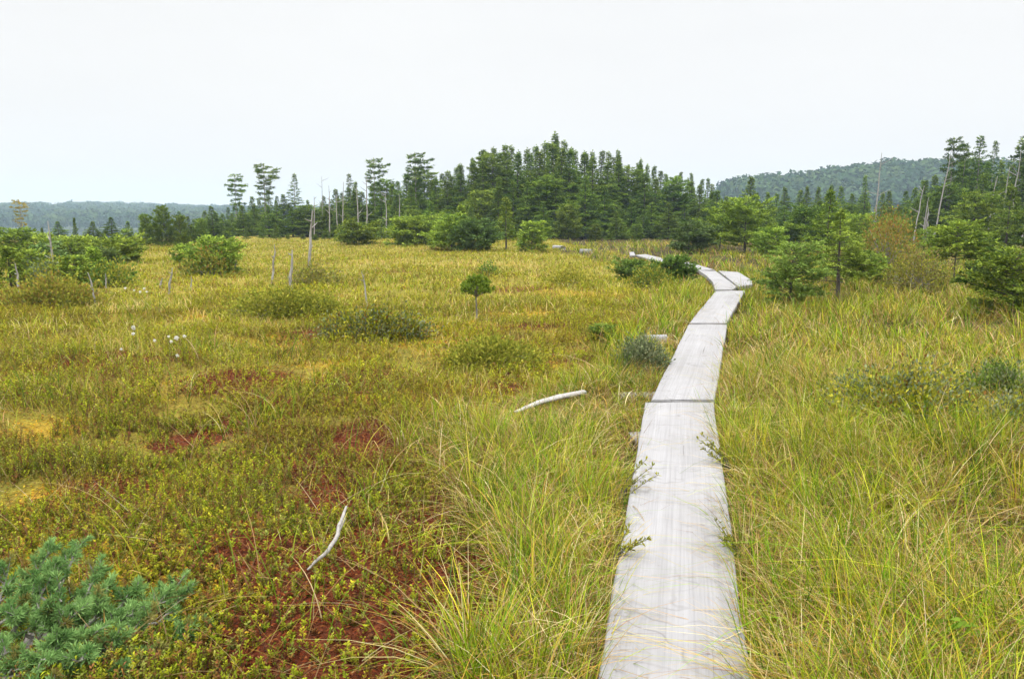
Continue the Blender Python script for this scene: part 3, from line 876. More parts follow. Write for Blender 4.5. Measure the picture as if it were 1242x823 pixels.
def place_tree(meshes, name, label, cat, x, y, rz=0, sc=1.0, group=None, mats=None, parts=('trunk', 'crown')):
    t = thing(name, label, cat, (x, y, float(H(np.array([x]), np.array([y]))[0]) - .01), rz, group, sc)
    link(parts[0], meshes[0], mats[0], t); link(parts[1], meshes[1], mats[1], t)
    return t


DW = (M_BARK, M_NEEDLE)
GW = (M_GREYBARK, M_NEEDLE)
# shared tree kinds of the wood: unit height 6 m
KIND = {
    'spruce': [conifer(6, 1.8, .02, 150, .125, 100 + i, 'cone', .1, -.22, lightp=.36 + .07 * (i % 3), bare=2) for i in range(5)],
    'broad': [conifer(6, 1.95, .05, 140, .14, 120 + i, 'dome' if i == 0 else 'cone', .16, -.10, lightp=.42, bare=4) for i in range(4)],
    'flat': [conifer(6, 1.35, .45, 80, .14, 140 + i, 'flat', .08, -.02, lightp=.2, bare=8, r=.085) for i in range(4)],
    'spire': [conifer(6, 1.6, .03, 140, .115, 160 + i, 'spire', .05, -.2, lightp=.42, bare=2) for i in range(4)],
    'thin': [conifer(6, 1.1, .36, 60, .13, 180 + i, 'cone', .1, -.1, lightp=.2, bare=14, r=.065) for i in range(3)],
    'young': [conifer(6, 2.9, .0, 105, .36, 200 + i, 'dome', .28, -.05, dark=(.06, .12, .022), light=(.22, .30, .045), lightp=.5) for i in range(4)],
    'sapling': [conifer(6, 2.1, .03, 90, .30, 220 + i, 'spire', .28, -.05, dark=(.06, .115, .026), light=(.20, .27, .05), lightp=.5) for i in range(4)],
}


def wood_tree(kind, px, top, D, group, label, vi=None, name=None, wide=1.0, cat='tree'):
    x = (px - CX) * D / F; y = D
    z = float(H(np.array([x]), np.array([y]))[0])
    hh = (YH - top) * D / F + EYE - z
    sc = hh / 6.0
    ms = KIND[kind][int(RNG.integers(len(KIND[kind]))) if vi is None else vi]
    w = wide * (.9 + .25 * RNG.random()) * max(1.0, (.55 + .45 / max(sc, .4)) if kind not in ('young', 'sapling') else 1)
    return place_tree(ms, name or ('spruce_tree' if kind in ('spruce', 'spire', 'broad') else 'conifer_tree'), label, cat, x, y, RNG.random() * 2 * PI, (sc * w, sc * w, sc), group, GW if kind in ('flat', 'thin') else DW)


OUT_X = [30, 100, 150, 200, 240, 285, 300, 325, 345, 362, 395, 430, 455, 480, 505, 535, 560, 580, 605, 640, 670, 700, 745, 790, 830, 860]
OUT_Y = [282, 268, 262, 258, 252, 240, 232, 225, 228, 236, 238, 226, 222, 222, 208, 208, 204, 190, 182, 179, 172, 183, 192, 206, 216, 222]


def fill_wood(x0, x1, step, D0, D1, drop, kinds, group, labels, jit=7, ox=OUT_X, oy=OUT_Y, wide=1.0):
    px = x0
    while px < x1:
        p = px + RNG.normal(0, step * .22); D = D0 + (D1 - D0) * RNG.random()
        top = np.interp(p, ox, oy) + drop + abs(RNG.normal(0, jit))
        k = kinds[int(RNG.integers(len(kinds)))]
        lab = labels(p) if callable(labels) else labels
        wood_tree(k, p, min(top, YH + 22), D, group, lab, wide=wide)
        px += step * (.75 + .5 * RNG.random())


def zone(names):
    def f(p):
        for lim, n in names:
            if p < lim: return n
        return names[-1][1]
    return f


back = zone([(400, 'dark conifer behind the flat topped trees at the low end of the wood'), (560, 'dark conifer among the pale bare trunks in the wood'),
             (720, 'tall dark spruce on the highest crest of the wood'), (2000, 'dark spruce where the skyline of the wood slopes down toward the hill')])
midz = zone([(400, 'green conifer below the flat topped trees at the low end of the wood'), (560, 'green conifer standing before the pale bare trunks of the wood'),
             (720, 'green spruce in the middle rows under the highest crest of the wood'), (2000, 'green spruce in the middle rows above the far tip of the boardwalk')])
front = zone([(560, 'full bodied conifer in the front row before the pale bare trunks'), (2000, 'full bodied conifer in the front row of the dense wood')])
front2 = zone([(400, 'bushy young conifer at the foot of the low end of the wood'), (600, 'bushy young conifer on the grass edge before the pale trunks'),
               (2000, 'low bushy conifer at the shaded foot of the dense wood')])
SB, MR, FR = 'spruces on the skyline of the wood', 'conifers in the middle rows of the wood', 'conifers along the front of the wood'
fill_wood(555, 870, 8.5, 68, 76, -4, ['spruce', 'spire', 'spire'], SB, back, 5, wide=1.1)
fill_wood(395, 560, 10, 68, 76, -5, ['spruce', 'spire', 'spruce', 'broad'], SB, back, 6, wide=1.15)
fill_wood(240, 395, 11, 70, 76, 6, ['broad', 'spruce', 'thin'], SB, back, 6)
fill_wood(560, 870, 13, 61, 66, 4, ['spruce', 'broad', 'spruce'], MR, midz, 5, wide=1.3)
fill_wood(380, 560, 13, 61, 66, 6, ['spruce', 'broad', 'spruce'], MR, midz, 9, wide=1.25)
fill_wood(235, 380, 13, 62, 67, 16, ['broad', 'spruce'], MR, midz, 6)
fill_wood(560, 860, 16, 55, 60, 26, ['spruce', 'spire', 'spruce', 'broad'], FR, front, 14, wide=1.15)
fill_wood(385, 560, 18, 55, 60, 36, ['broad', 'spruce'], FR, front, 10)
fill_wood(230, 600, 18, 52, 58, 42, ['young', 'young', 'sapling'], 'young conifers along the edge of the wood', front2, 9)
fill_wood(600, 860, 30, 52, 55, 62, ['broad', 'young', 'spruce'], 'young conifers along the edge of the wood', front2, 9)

# trees that stand out on the skyline
for px, top, D, k, lab, wd in (
        (291, 213, 72, 'flat', 'leftmost of the flat topped conifers with open layered branches', .8),
        (326, 202, 70, 'flat', 'tallest flat topped conifer at the low end of the wood', .9),
        (362, 212, 72, 'thin', 'open thin conifer right of the tallest flat topped one', 1.0),
        (428, 212, 64, 'thin', 'thin conifer with bare lower trunk left of the layered crown', .9),
        (457, 195, 66, 'flat', 'small layered crown on a bare stem above the wood', .75),
        (506, 189, 64, 'flat', 'dark dense flat topped conifer rising at the shoulder of the wood', .85),
        (588, 184, 68, 'spruce', 'tall spruce where the high crest of the wood begins', 1.0),
        (672, 165, 68, 'spire', 'highest pointed spruce of the whole wood', 1.15),
        (747, 184, 68, 'spire', 'pointed spruce standing clear right of the highest one', .9),
        (774, 195, 68, 'spire', 'slim spruce tip on the descending skyline', .85),
        (835, 211, 68, 'spire', 'last slim spruce tip before the hill comes into view', .9)):
    wood_tree(k, px, top, D, None, lab, wide=wd)

# low trees at the left, before the lake
KD = 'low trees along the bog edge before the lake'
for px, top, D, k, lab, w in (
        (76, 268, 46, 'spruce', 'small dark conifer right behind the tall bare snag', 1.5), (96, 264, 47, 'sapling', 'narrow pointed sapling among the low trees before the lake', .6),
        (118, 268, 46, 'spruce', 'low conifer at the middle of the lakeside row', 1.3), (140, 263, 47, 'spruce', 'taller conifer in the middle of the lakeside row', 1.2),
        (160, 268, 46, 'spruce', 'small conifer left of the big dark round bush', 1.2), (232, 262, 50, 'spruce', 'conifer behind the big dark bush on its far side', 1.2),
        (262, 250, 56, 'spruce', 'upright conifer between the dark bush and the flat topped trees', 1.2), (248, 266, 50, 'young', 'pale green bushy tree beside the big dark bush', .8),
        (222, 256, 60, 'thin', 'thin conifer tip poking up behind the big dark bush', 1.1), (56, 276, 44, 'sapling', 'weedy sapling just left of the small dark conifer', .7)):
    wood_tree(k, px, top, D, None, lab, wide=w)
for px, top, lab in ((180, 261, 'left half of a dense dark green round conifer at the bog edge'), (203, 252, 'largest dense dark green round conifer at the bog edge'), (222, 262, 'lower dense dark green round conifer leaning on the largest one')):
    wood_tree('young', px, top, 44, None, lab, wide=.68)
t_ = conifer(2.6, .5, .35, 26, .13, 333, 'flat', .3, 0, dark=(.20, .19, .03), light=(.38, .32, .05), lightp=.5)
place_tree(t_, 'larch_tree', 'small yellowing tree above the strip of lake water', 'tree', *(G(28, 292)[:2] * np.array([1, 1])), group=None, mats=GW)

# wood on the right
OX2 = [860, 900, 940, 975, 1010, 1050, 1090, 1115, 1140, 1180, 1215, 1245, 1300, 1360]
OY2 = [228, 226, 226, 224, 222, 230, 228, 215, 198, 192, 190, 186, 182, 190]
rb = zone([(1095, 'conifer in the lower wood below the far hill'), (2000, 'conifer in the tall wood rising beside the far hill')])
rm_ = zone([(1095, 'mid green conifer in front of the lower wood below the hill'), (2000, 'mid green conifer in front of the tall wood beside the hill')])
RB_, RF_ = 'conifers of the wood beside the hill', 'front conifers of the wood beside the hill'
fill_wood(865, 1110, 14, 64, 72, 0, ['spruce', 'broad', 'broad', 'spruce'], RB_, rb, 6, OX2, OY2)
fill_wood(1105, 1340, 14, 58, 66, 0, ['broad', 'spruce', 'broad'], RB_, rb, 6, OX2, OY2)
fill_wood(865, 1330, 17, 52, 57, 20, ['spruce', 'broad'], RF_, rm_, 9, OX2, OY2)
fill_wood(865, 1110, 24, 44, 50, 36, ['broad', 'young', 'spruce'], RF_, rm_, 8, OX2, OY2)
fill_wood(1110, 1330, 19, 46, 52, 48, ['broad', 'broad', 'spruce'], RF_, rm_, 12, OX2, OY2)
for px, top, D, k, lab, wd in (
        (1143, 172, 54, 'flat', 'leaning bare stemmed conifer with a small tuft of a crown', .55), (1158, 178, 56, 'thin', 'sparse little conifer top beside the leaning bare stemmed one', .7),
        (1175, 168, 56, 'thin', 'sparse spiky conifer top, tallest near the far hill', 1.1), (1192, 174, 57, 'thin', 'thin conifer top following the sparse spiky one', .8),
        (1225, 172, 54, 'thin', 'dark conifer with level side branches at the picture edge', 1.1), (1242, 170, 52, 'flat', 'conifer with a flat crown cut off by the picture edge', .9),
        (1042, 214, 66, 'spire', 'slim dark conifer standing against the middle of the hill', .9), (905, 216, 60, 'broad', 'rounded dark conifer just where the hill begins', 1)):
    wood_tree(k, px, top, D, None, lab, wide=wd)


def snag(px, base, top, lean_px, wpx, label, D=None, twigs=3, group=None, tip=.25):
    if D is None: D = 1539.0 / (base - YH)
    x = (px - CX) * D / F; y = D; z = float(H(np.array([x]), np.array([y]))[0])
    h = (YH - top) * D / F + EYE - z
    lx = lean_px * D / F
    r = wpx * D / F / 2
    P = np.array([[x, y, z - .05], [x + lx * .3, y, z + h * .35], [x + lx * .62, y + .02, z + h * .68], [x + lx, y, z + h]])
    ex = []
    for _ in range(twigs):
        t = .35 + .6 * RNG.random(); p = np.array([x + lx * t, y, z + h * t]); a = RNG.random() * 2 * PI; l = .06 * h + .14 * h * RNG.random()
        q = p + np.array([math.cos(a) * l, math.sin(a) * l, l * (.25 + .5 * RNG.random())])
        ex.append(([p, (p + q) / 2 + np.array([0, 0, -.01]), q], [r * .4, r * .3, r * .12]))
    return tube_thing('dead_tree', label, 'dead tree', P, [r, r * .85, r * .65, r * tip], M_DEAD, 7, .05 * min(h, 1.5), int(px), ex, group)


for a in ((376, 327, 256, 6, 4.2, 'tallest bleached snag standing alone in the open bog'),
          (352, 361, 302, 3, 4.8, 'thick bleached stump pole in front of the tallest snag'),
          (331, 344, 296, 4, 3.0, 'thin grey snag left of the thick bleached pole'),
          (446, 377, 328, -7, 2.6, 'thin dark grey snag leaning left in mid bog'),
          (511, 297, 281, 2, 3.0, 'short white stump before the bushy conifers'),
          (203, 359, 324, 7, 3.4, 'slanted pale snag, taller of two side by side'),
          (193, 352, 336, 4, 3.0, 'short pale snag just left of the slanted one'),
          (283, 331, 315, 5, 2.8, 'short pale snag at the side of the round green bush'),
          (65, 341, 268, -1, 3.0, 'tall bare snag with stubby twigs in front of the lakeside trees'),
          (115, 374, 330, -8, 3.0, 'leaning grey snag below the bushes nearest the lake'),
          (22, 357, 318, -1, 3.0, 'grey bare stem inside the bush clump beside the lake'),
          (231, 353, 334, 1, 2.0, 'very thin grey snag between the slanted pair and the round bush'),
          (128, 352, 331, 0, 2.4, 'grey stem under a small dark bush top near the leaning snag')):
    snag(*a[:5], a[5])
gs = 'pale bare trunks in the wood'
for px, base, top, le, w, D in ((402, 290, 226, 1, 1.8, 58), (418, 290, 222, 2, 1.8, 59), (437, 290, 228, -1, 2, 57), (383, 290, 238, 2, 1.6, 60), (447, 290, 215, 1, 2, 60), (470, 290, 232, 0, 1.8, 57), (393, 288, 215, 2, 1.2, 68), (486, 288, 236, 1, 1.8, 56), (412, 288, 232, -1, 1.5, 56)):
    snag(px, base, top, le, w, 'pale bare dead trunk among the conifers left of the high crest', D, 4, gs)
for px, top, le, w, D, lab in ((1056, 188, 3, 2, 56, 'bare dead pole rising against the hill'), (1104, 226, 8, 1.9, 47, 'pale trunk, thicker of the cluster where the tall wood begins'), (1114, 240, 5, 1.6, 46, 'pale slanted trunk second in the cluster where the tall wood begins'), (1121, 246, -3, 2, 46, 'thin pale trunk in the cluster where the tall wood begins'),
                               (1128, 185, 14, 1.9, 47, 'long slanting grey trunk running up into the tufted crown'), (1218, 185, 5, 1.9, 46, 'straight pale trunk bare to the crown near the picture edge'), (1210, 205, 1, 2, 47, 'thin grey trunk beside the straight pale one'), (1234, 232, 8, 1.9, 44, 'white slanting trunk low at the picture edge'), (1119, 262, 0, 2.6, 40, 'short white stem before the orange shrub'), (1192, 215, 6, 2, 46, 'broken pale limb in the dark of the tall wood')):
    snag(px, 290, top, le, w, lab, D, 4)

# mid-distance conifers and bushes
def at_px(px, py):
    g = G(px, py); return g[0], g[1]


def con_bush(px, base, wpx, hpx, label, leaf=.06, seed=1, prof='dome', cb=0.0, nb=80, name='conifer_bush', cat='bush', light=(.28, .37, .05), dark=(.07, .135, .024), lp=.55, up=.3, curve=-.05, lean=(0, 0), r=None, dens=1.0, mats=DW, bare=0):
    D = 1539.0 / (base - YH); w, h = wpx * D / F, hpx * D / F
    ms = conifer(h, w / 2 * 1.05, cb, nb, leaf, seed, prof, up, curve, dark, light, lp, r, lean, dens, bare)
    x, y = at_px(px, base)
    return place_tree(ms, name, label, cat, x, y, 0, 1.0, None, mats)


def leaf_bush(px, base, wpx, hpx, label, leaf, seed, pal, npt=260, kl=10, nst=40, name='shrub', cat='shrub', wide=.36, ratio=1.0, pp=None, mats=(M_GREYBARK, M_LEAF)):
    D = 1539.0 / (base - YH); w, h = wpx * D / F, hpx * D / F
    ms = shrub(w, h, leaf, seed, nst, npt, kl, pal, pp, wide, ratio=ratio)
    x, y = at_px(px, base)
    return place_tree(ms, name, label, cat, x, y, 0, 1.0, None, mats, ('stem', 'foliage'))


GREYG = [(.13, .17, .075), (.17, .21, .10), (.10, .135, .06), (.21, .24, .13)]
OLIVE = [(.22, .24, .028), (.31, .31, .04), (.17, .195, .027), (.33, .30, .05)]
YELG = [(.22, .23, .03), (.28, .26, .04), (.16, .18, .03), (.25, .18, .04)]
ORNG = [(.24, .19, .04), (.19, .22, .04), (.29, .22, .05), (.15, .20, .035), (.27, .15, .04)]
BROWN = [(.21, .17, .07), (.18, .18, .05), (.24, .21, .08), (.15, .18, .045)]
MID = [(.09, .16, .025), (.13, .21, .035), (.065, .12, .024), (.18, .25, .05)]

leaf_bush(780, 453, 66, 42, 'grey green leafy shrub beside the second plank', .028, 11, GREYG, 700, 10, 90)
con_bush(768, 343, 48, 23, 'left bright bush of the pair beside the far planks', .07, 12, light=(.15, .25, .05))
con_bush(817, 345, 58, 29, 'right bright bush of the pair, hiding part of the walkway', .07, 13, light=(.16, .26, .05))
leaf_bush(790, 350, 50, 18, 'low leafy shrub filling the space between the paired bushes', .06, 14, MID + OLIVE, 240, 8, 20)
con_bush(728, 415, 34, 17, 'small green cushion bush over rusty brown litter', .035, 15, nb=60, light=(.15, .23, .04))
leaf_bush(350, 390, 140, 26, 'wide low olive shrub below the thick bleached pole', .045, 16, OLIVE, 900, 9, 60, ratio=.6)
leaf_bush(458, 416, 130, 27, 'wide low grey olive shrub in the open centre of the bog', .04, 17, OLIVE + HEATH + GREYG, 900, 9, 60, ratio=.6)
leaf_bush(596, 447, 115, 27, 'low olive shrub mound over reddish moss', .032, 18, OLIVE, 900, 9, 60, ratio=.7)
leaf_bush(380, 345, 60, 20, 'small brownish shrub at the foot of the tallest snag', .06, 19, BROWN + OLIVE, 250, 9, 30)
leaf_bush(592, 336, 22, 12, 'tiny dark green shrub beyond the lollipop shaped sapling', .05, 20, MID, 90, 8, 14)
leaf_bush(690, 345, 70, 18, 'low olive shrub patch in the grass before the paired bushes', .06, 44, OLIVE, 260, 8, 20)
leaf_bush(1100, 522, 185, 66, 'grey green shrub standing in tall sedge right of the walkway', .030, 21, OLIVE + GREYG + HEATH, 1500, 10, 160)
leaf_bush(1208, 500, 90, 42, 'smaller grey green shrub beside the larger one in the sedge', .030, 22, GREYG + MID, 700, 11, 80)
leaf_bush(1225, 545, 60, 45, 'dull green shrub in the sedge at the picture edge', .028, 23, GREYG + OLIVE, 420, 11, 50)
con_bush(1226, 390, 100, 84, 'dark green bushy conifer at the picture edge in the sedge', .055, 24, nb=95, dark=(.05, .105, .022), lp=.45, dens=.75)
con_bush(260, 333, 70, 42, 'round dark green bush with a pale short snag at its side', .09, 25, nb=80, dens=.85)
leaf_bush(252, 335, 60, 26, 'yellow green low shrub growing against the round dark bush', .08, 26, MID + YELG, 240, 8, 20)
con_bush(14, 352, 56, 52, 'dull green young conifer cut by the picture edge before the lake', .09, 27, 'spire', .05, 60, lp=.6, dens=.6)
con_bush(42, 346, 52, 40, 'airy dull green conifer bush right of the grey bare stem', .09, 61, 'dome', .1, 60, lp=.6, dens=.6)
leaf_bush(62, 350, 60, 30, 'loose grey green shrub between the edge conifers and the tall bare snag', .07, 62, GREYG + OLIVE, 260, 9, 40)
con_bush(92, 350, 44, 36, 'small dark conifer bush right beside the tall bare snag', .09, 28, 'dome', .0, 70, lp=.55, dens=.65)
con_bush(116, 346, 38, 44, 'upright conifer bush standing behind the leaning grey snag', .09, 63, 'spire', .05, 60, lp=.6, dens=.6)
leaf_bush(134, 350, 56, 26, 'olive shrub under the small grey stem near the leaning snag', .07, 64, OLIVE + MID, 240, 9, 40)
con_bush(128, 330, 50, 26, 'grey green bush behind the leaning snag', .11, 29, nb=60, light=(.17, .24, .08), dens=.6, lp=.6)
con_bush(54, 326, 54, 24, 'grey green conifer clump in the second line before the lake', .11, 65, nb=60, light=(.17, .24, .08), dens=.6, lp=.6)
con_bush(88, 318, 70, 26, 'low dark bush in the dry grass before the lakeside trees', .12, 30, nb=60)
con_bush(142, 322, 70, 26, 'low wide bush right of the low dark one in dry grass', .12, 31, nb=60)
con_bush(225, 322, 40, 20, 'small bush in the grass below the big dark round conifer', .12, 58, nb=50)
con_bush(20, 312, 60, 30, 'low bush before the strip of lake water', .12, 32, nb=60)
leaf_bush(62, 374, 125, 28, 'wide yellow olive shrub beneath the large edge bush', .06, 33, YELG, 700, 9, 50, ratio=.6)
con_bush(645, 306, 38, 36, 'round bright bush at the end of the young conifer row', .14, 34, nb=70)
con_bush(580, 304, 60, 36, 'broad low conifer bush left of the dark stemmed sapling', .15, 35, nb=70, light=(.13, .21, .06))
con_bush(548, 303, 55, 40, 'rounded conifer bush right of the short white stump', .15, 36, nb=70)
con_bush(614, 303, 36, 64, 'sapling with a dark bare stem and pale pointed top', .13, 37, 'spire', .25, 50, 'sapling_tree', 'tree', up=.1, lp=.5)
con_bush(560, 302, 45, 52, 'paired pale leaders of a young spruce behind the low bushes', .13, 38, 'spire', .1, 60, 'sapling_tree', 'tree', lp=.5)
con_bush(500, 299, 80, 30, 'low bush clump around the short white stump', .15, 39, nb=70, lp=.5)
con_bush(430, 296, 60, 22, 'low bush before the pale bare trunks', .15, 59, nb=60, lp=.5)
con_bush(835, 308, 60, 34, 'grey green bush where the walkway disappears', .12, 40, nb=70, light=(.16, .22, .08))
con_bush(903, 307, 74, 66, 'spreading open conifer on its own past the walkway bend', .11, 41, 'dome', .12, 70, 'conifer_tree', 'tree', bare=4, r=.06)
con_bush(872, 304, 55, 55, 'slanted conifer left of the spreading open one', .12, 42, 'dome', .2, 60, 'conifer_tree', 'tree', lean=(.1, 0))
con_bush(940, 312, 45, 34, 'small bush between the open conifer and the dark trunked pair', .11, 43, nb=60)
# the pair with dark trunks
con_bush(1000, 352, 100, 118, 'left of two young conifers with bare dark trunks and airy crowns', .062, 45, 'cone', .30, 70, 'conifer_tree', 'tree', light=(.24, .32, .05), dark=(.07, .13, .025), lp=.55, dens=.62, up=.12, curve=-.12, r=.045, bare=10)
con_bush(1016, 366, 92, 112, 'right of two young conifers with bare dark trunks and airy crowns', .060, 46, 'cone', .34, 64, 'conifer_tree', 'tree', light=(.24, .33, .05), dark=(.07, .13, .025), lp=.55, dens=.62, up=.12, curve=-.12, r=.045, bare=12, lean=(-.03, 0))
con_bush(958, 372, 82, 78, 'leafy bright conifer bush at the foot of the dark trunked pair', .055, 47, nb=85, light=(.20, .30, .06), dark=(.08, .15, .03), dens=.7)
con_bush(1045, 352, 66, 42, 'low wide conifer branch bush right of the dark trunks', .06, 48, nb=70)
leaf_bush(1073, 340, 72, 78, 'orange tinged shrub turning red at the top', .06, 49, ORNG, 420, 11, 60)
leaf_bush(1110, 364, 76, 48, 'brown half bare twiggy shrub in front of the orange one', .045, 50, BROWN + OLIVE, 520, 8, 60)
con_bush(1156, 350, 70, 78, 'small open sapling on a thin dark stem right of the brown shrub', .06, 51, 'dome', .4, 55, 'sapling_tree', 'tree', r=.02, up=.2, lp=.55)
con_bush(1120, 306, 30, 26, 'compact little dark bush behind the orange shrub', .09, 52, nb=50)
con_bush(1178, 304, 74, 70, 'green conifer with level layered boughs before the tall wood', .11, 53, 'dome', .3, 55, 'conifer_tree', 'tree', r=.07, up=.05, lp=.5)
con_bush(1218, 318, 70, 92, 'yellow green conifer with tiered boughs at the picture edge', .10, 54, 'cone', .12, 70, 'conifer_tree', 'tree', light=(.20, .28, .05), lp=.6, up=.08)
con_bush(1205, 352, 60, 44, 'yellow green bush under the tiered conifer', .08, 55, nb=70, light=(.17, .25, .06), lp=.5)
con_bush(1088, 300, 40, 34, 'dark bush before the cluster of pale trunks', .12, 56, nb=60)
con_bush(1040, 310, 50, 50, 'dark conifer bush behind the dark trunked pair', .11, 57, nb=70)
con_bush(975, 300, 60, 44, 'dark conifer bush against the lower wood', .12, 60, nb=70, lp=.25)


# the lollipop sapling alone on the bog
def lollipop():
    x, y = at_px(578, 388); D = y
    t = thing('sapling_tree', 'lone bright green sapling with round crown on a thin bare stem', 'tree', (x, y, float(H(np.array([x]), np.array([y]))[0])))
    s = PX(D); h = 56 * s
    mb = MB(); zz = np.linspace(-.03, h * .75, 8)
    mb.tube(np.stack([.004 * np.sin(zz * 14), 0 * zz, zz], -1), np.linspace(.016, .009, 8), (.5, .5, .5), 7)
    g = np.random.default_rng(5)
    cr = MB(); n = 150
    a = g.random(n) * 2 * PI; e = g.random(n); rr = 21 * s * (.62 + .6 * vnoise(a * 1.5, e * 3, 4))
    C = np.stack([np.cos(a) * rr * np.sqrt(1 - (e * .9) ** 2) * (.5 + .5 * g.random(n)), np.sin(a) * rr * .9 * np.sqrt(1 - (e * .9) ** 2) * (.5 + .5 * g.random(n)), h * .62 + e * h * .34 * (.75 + .35 * g.random(n)) - .02 * g.random(n)], -1)
    for i in range(0, n, 5):
        mb.tube([(0, 0, h * .5), C[i] * np.array([.5, .5, 1]) - np.array([0, 0, .02]), C[i]], [.007, .004, .002], (.5, .5, .5), 3)
    i = np.repeat(np.arange(n), 26); m = len(i)
    P = C[i] + g.normal(0, .006, (m, 3)); D_ = g.normal(0, .6, (m, 3)) + np.array([0, 0, .35]) + C[i] * np.array([1.5, 1.5, 0])
    cc = np.array([.10, .19, .02]) + g.random((m, 1)) * np.array([.13, .15, .02])
    cr.leaves(P, D_, g.normal(0, 1, (m, 3)), .035 + .02 * g.random(m), .008, cc)
    link('trunk', mb.mesh('trunk', True), M_GREYBARK, t); link('crown', cr.mesh('crown'), M_LEAF, t)


lollipop()


# the creeping pine in the near corner
def creeping_pine():
    g = np.random.default_rng(77)
    c = G(20, 850); z0 = float(H(np.array([c[0]]), np.array([c[1]]))[0])
    t = thing('dwarf_pine', 'creeping blue green dwarf pine in the near corner with grey twisted limbs', 'shrub', (c[0], c[1], z0))
    br, fo = MB(), MB()
    ends = [(60, 668, .36), (95, 660, .34), (10, 690, .33), (40, 700, .30), (165, 715, .20), (215, 710, .16), (180, 745, .18), (120, 730, .26), (90, 745, .28), (60, 740, .30), (20, 745, .3), (140, 775, .2), (230, 765, .11), (250, 760, .08), (190, 790, .13), (100, 800, .24), (50, 800, .25), (10, 790, .25), (150, 810, .14), (70, 690, .34), (30, 720, .3), (110, 770, .25), (200, 725, .16),
            (-60, 760, .3), (-90, 700, .3), (-40, 700, .32), (-120, 800, .3), (-30, 800, .25), (70, 835, .2), (130, 850, .15), (20, 840, .2), (160, 745, .2), (130, 715, .24), (75, 775, .28), (225, 720, .15), (120, 690, .28)]
    base = np.array([0, 0, .03]); gz = lambda p: p
    for px, py, hz in ends:
        e = G(px, py, hz * .8 + .04) - np.array([c[0], c[1], z0])
        mid = e * .5 + np.array([g.normal(0, .06), g.normal(0, .06), -.04 + .05 * g.random()])
        q1 = e * .78 + np.array([g.normal(0, .03), g.normal(0, .03), -.02])
        S = [base, mid * .5 + base * .3, mid, q1, e]
        br.tube(S, [.016, .012, .009, .006, .003], (.5, .5, .5), 6)
        tang = e - mid; tang /= np.linalg.norm(tang)
        nsh = 15
        for k in range(nsh):
            s = .25 + .75 * (k / (nsh - 1.0)) ** .7
            p = (mid * (1 - s) + e * s) if s < .55 else (q1 * (1 - (s - .55) / .45) + e * (s - .55) / .45)
            d = tang * .5 + g.normal(0, .55, 3) + np.array([0, 0, .45]); d /= np.linalg.norm(d)
            l = .022 + .04 * g.random()
            tip = p + d * l
            br.tube([p, p + d * l * .5, tip], [.004, .003, .002], (.5, .5, .5), 4)
            n = 75
            v = g.random(n); P = p + d * (l * (.25 + .75 * v))[:, None]
            D = d * (.55 + .5 * v)[:, None] + g.normal(0, .55, (n, 3))
            sc = np.clip(.35 + .5 * (g.random() - .5) + .4 * (g.random((n, 1)) - .5), 0, 1)
            C = np.array([.10, .205, .055]) * (1 - sc) + np.array([.36, .54, .18]) * sc
            if g.random() < .08: C = C * .4 + np.array([.28, .16, .04]) * .6
            fo.leaves(P, D, g.normal(0, 1, (n, 3)), .023 + .012 * g.random(n), .0016 + .0006 * g.random(n), C)
    link('limbs', br.mesh('limbs', True), M_GREYBARK, t); link('foliage', fo.mesh('foliage'), M_LEAF, t)


creeping_pine()


# ------------------------------------------------------------------ small plants
def cotton(px, py, k, label):
    x, y = at_px(px, py); D = y; z = float(H(np.array([x]), np.array([y]))[0])
    t = thing('cotton_grass', label, 'plant', (x, y, z))
    g = np.random.default_rng(int(px * 7 + py)); h = .22 + .12 * g.random(); lx = g.normal(0, .04)
    mb = MB(); mb.tube([(0, 0, -.02), (lx * .4, 0, h * .6), (lx, 0, h)], [.002, .0018, .0014], (.2, .22, .06), 4)
    link('stalk', mb.mesh('stalk'), M_GRASS, t)
    f = MB(); n = 130
    D_ = g.normal(0, 1, (n, 3)) + np.array([0, 0, .2]); r = (.013 + .0005 * D) * k
    f.leaves(np.tile(np.array([lx, 0, h + r * .3]), (n, 1)) + g.normal(0, r * .25, (n, 3)), D_, g.normal(0, 1, (n, 3)), r, r * .14, np.tile(np.array([.82, .81, .76]), (n, 1)))
    link('flower', f.mesh('flower'), M_COTTON, t)


GC = 'white cotton grass heads'
for i, (px, py, k, lab) in enumerate((
        (160, 447, 1.0, 'white cotton grass head, lower one of the pair beside dark heath'), (168, 443, 1.2, 'white cotton grass head, bigger one of the pair beside dark heath'),
        (195, 448, .8, 'white cotton grass head standing alone between the pair and the cluster'), (207, 449, .7, 'small white cotton grass head just before the largest cluster'),
        (214, 446, 1.25, 'widest white cotton grass head of the cluster'), (225, 445, .9, 'white cotton grass head at the outer end of the cluster'),
        (217, 456, .8, 'white cotton grass head hanging below the widest one'), (217, 468, .8, 'lowest white cotton grass head of the cluster'), (155, 472, .7, 'lone low white cotton grass head by brown stems'),
        (156, 366, 1.0, 'tiny far cotton grass head highest of the distant sprinkle'), (163, 372, .8, 'tiny far cotton grass head, second from the slanted snag pair'), (168, 377, 1.0, 'tiny far cotton grass head low in the distant sprinkle'),
        (177, 374, 1.1, 'tiny far cotton grass head, brightest of the distant sprinkle'), (182, 370, .9, 'tiny far cotton grass head closest to the slanted snag pair'))):
    cotton(px, py, k, lab)


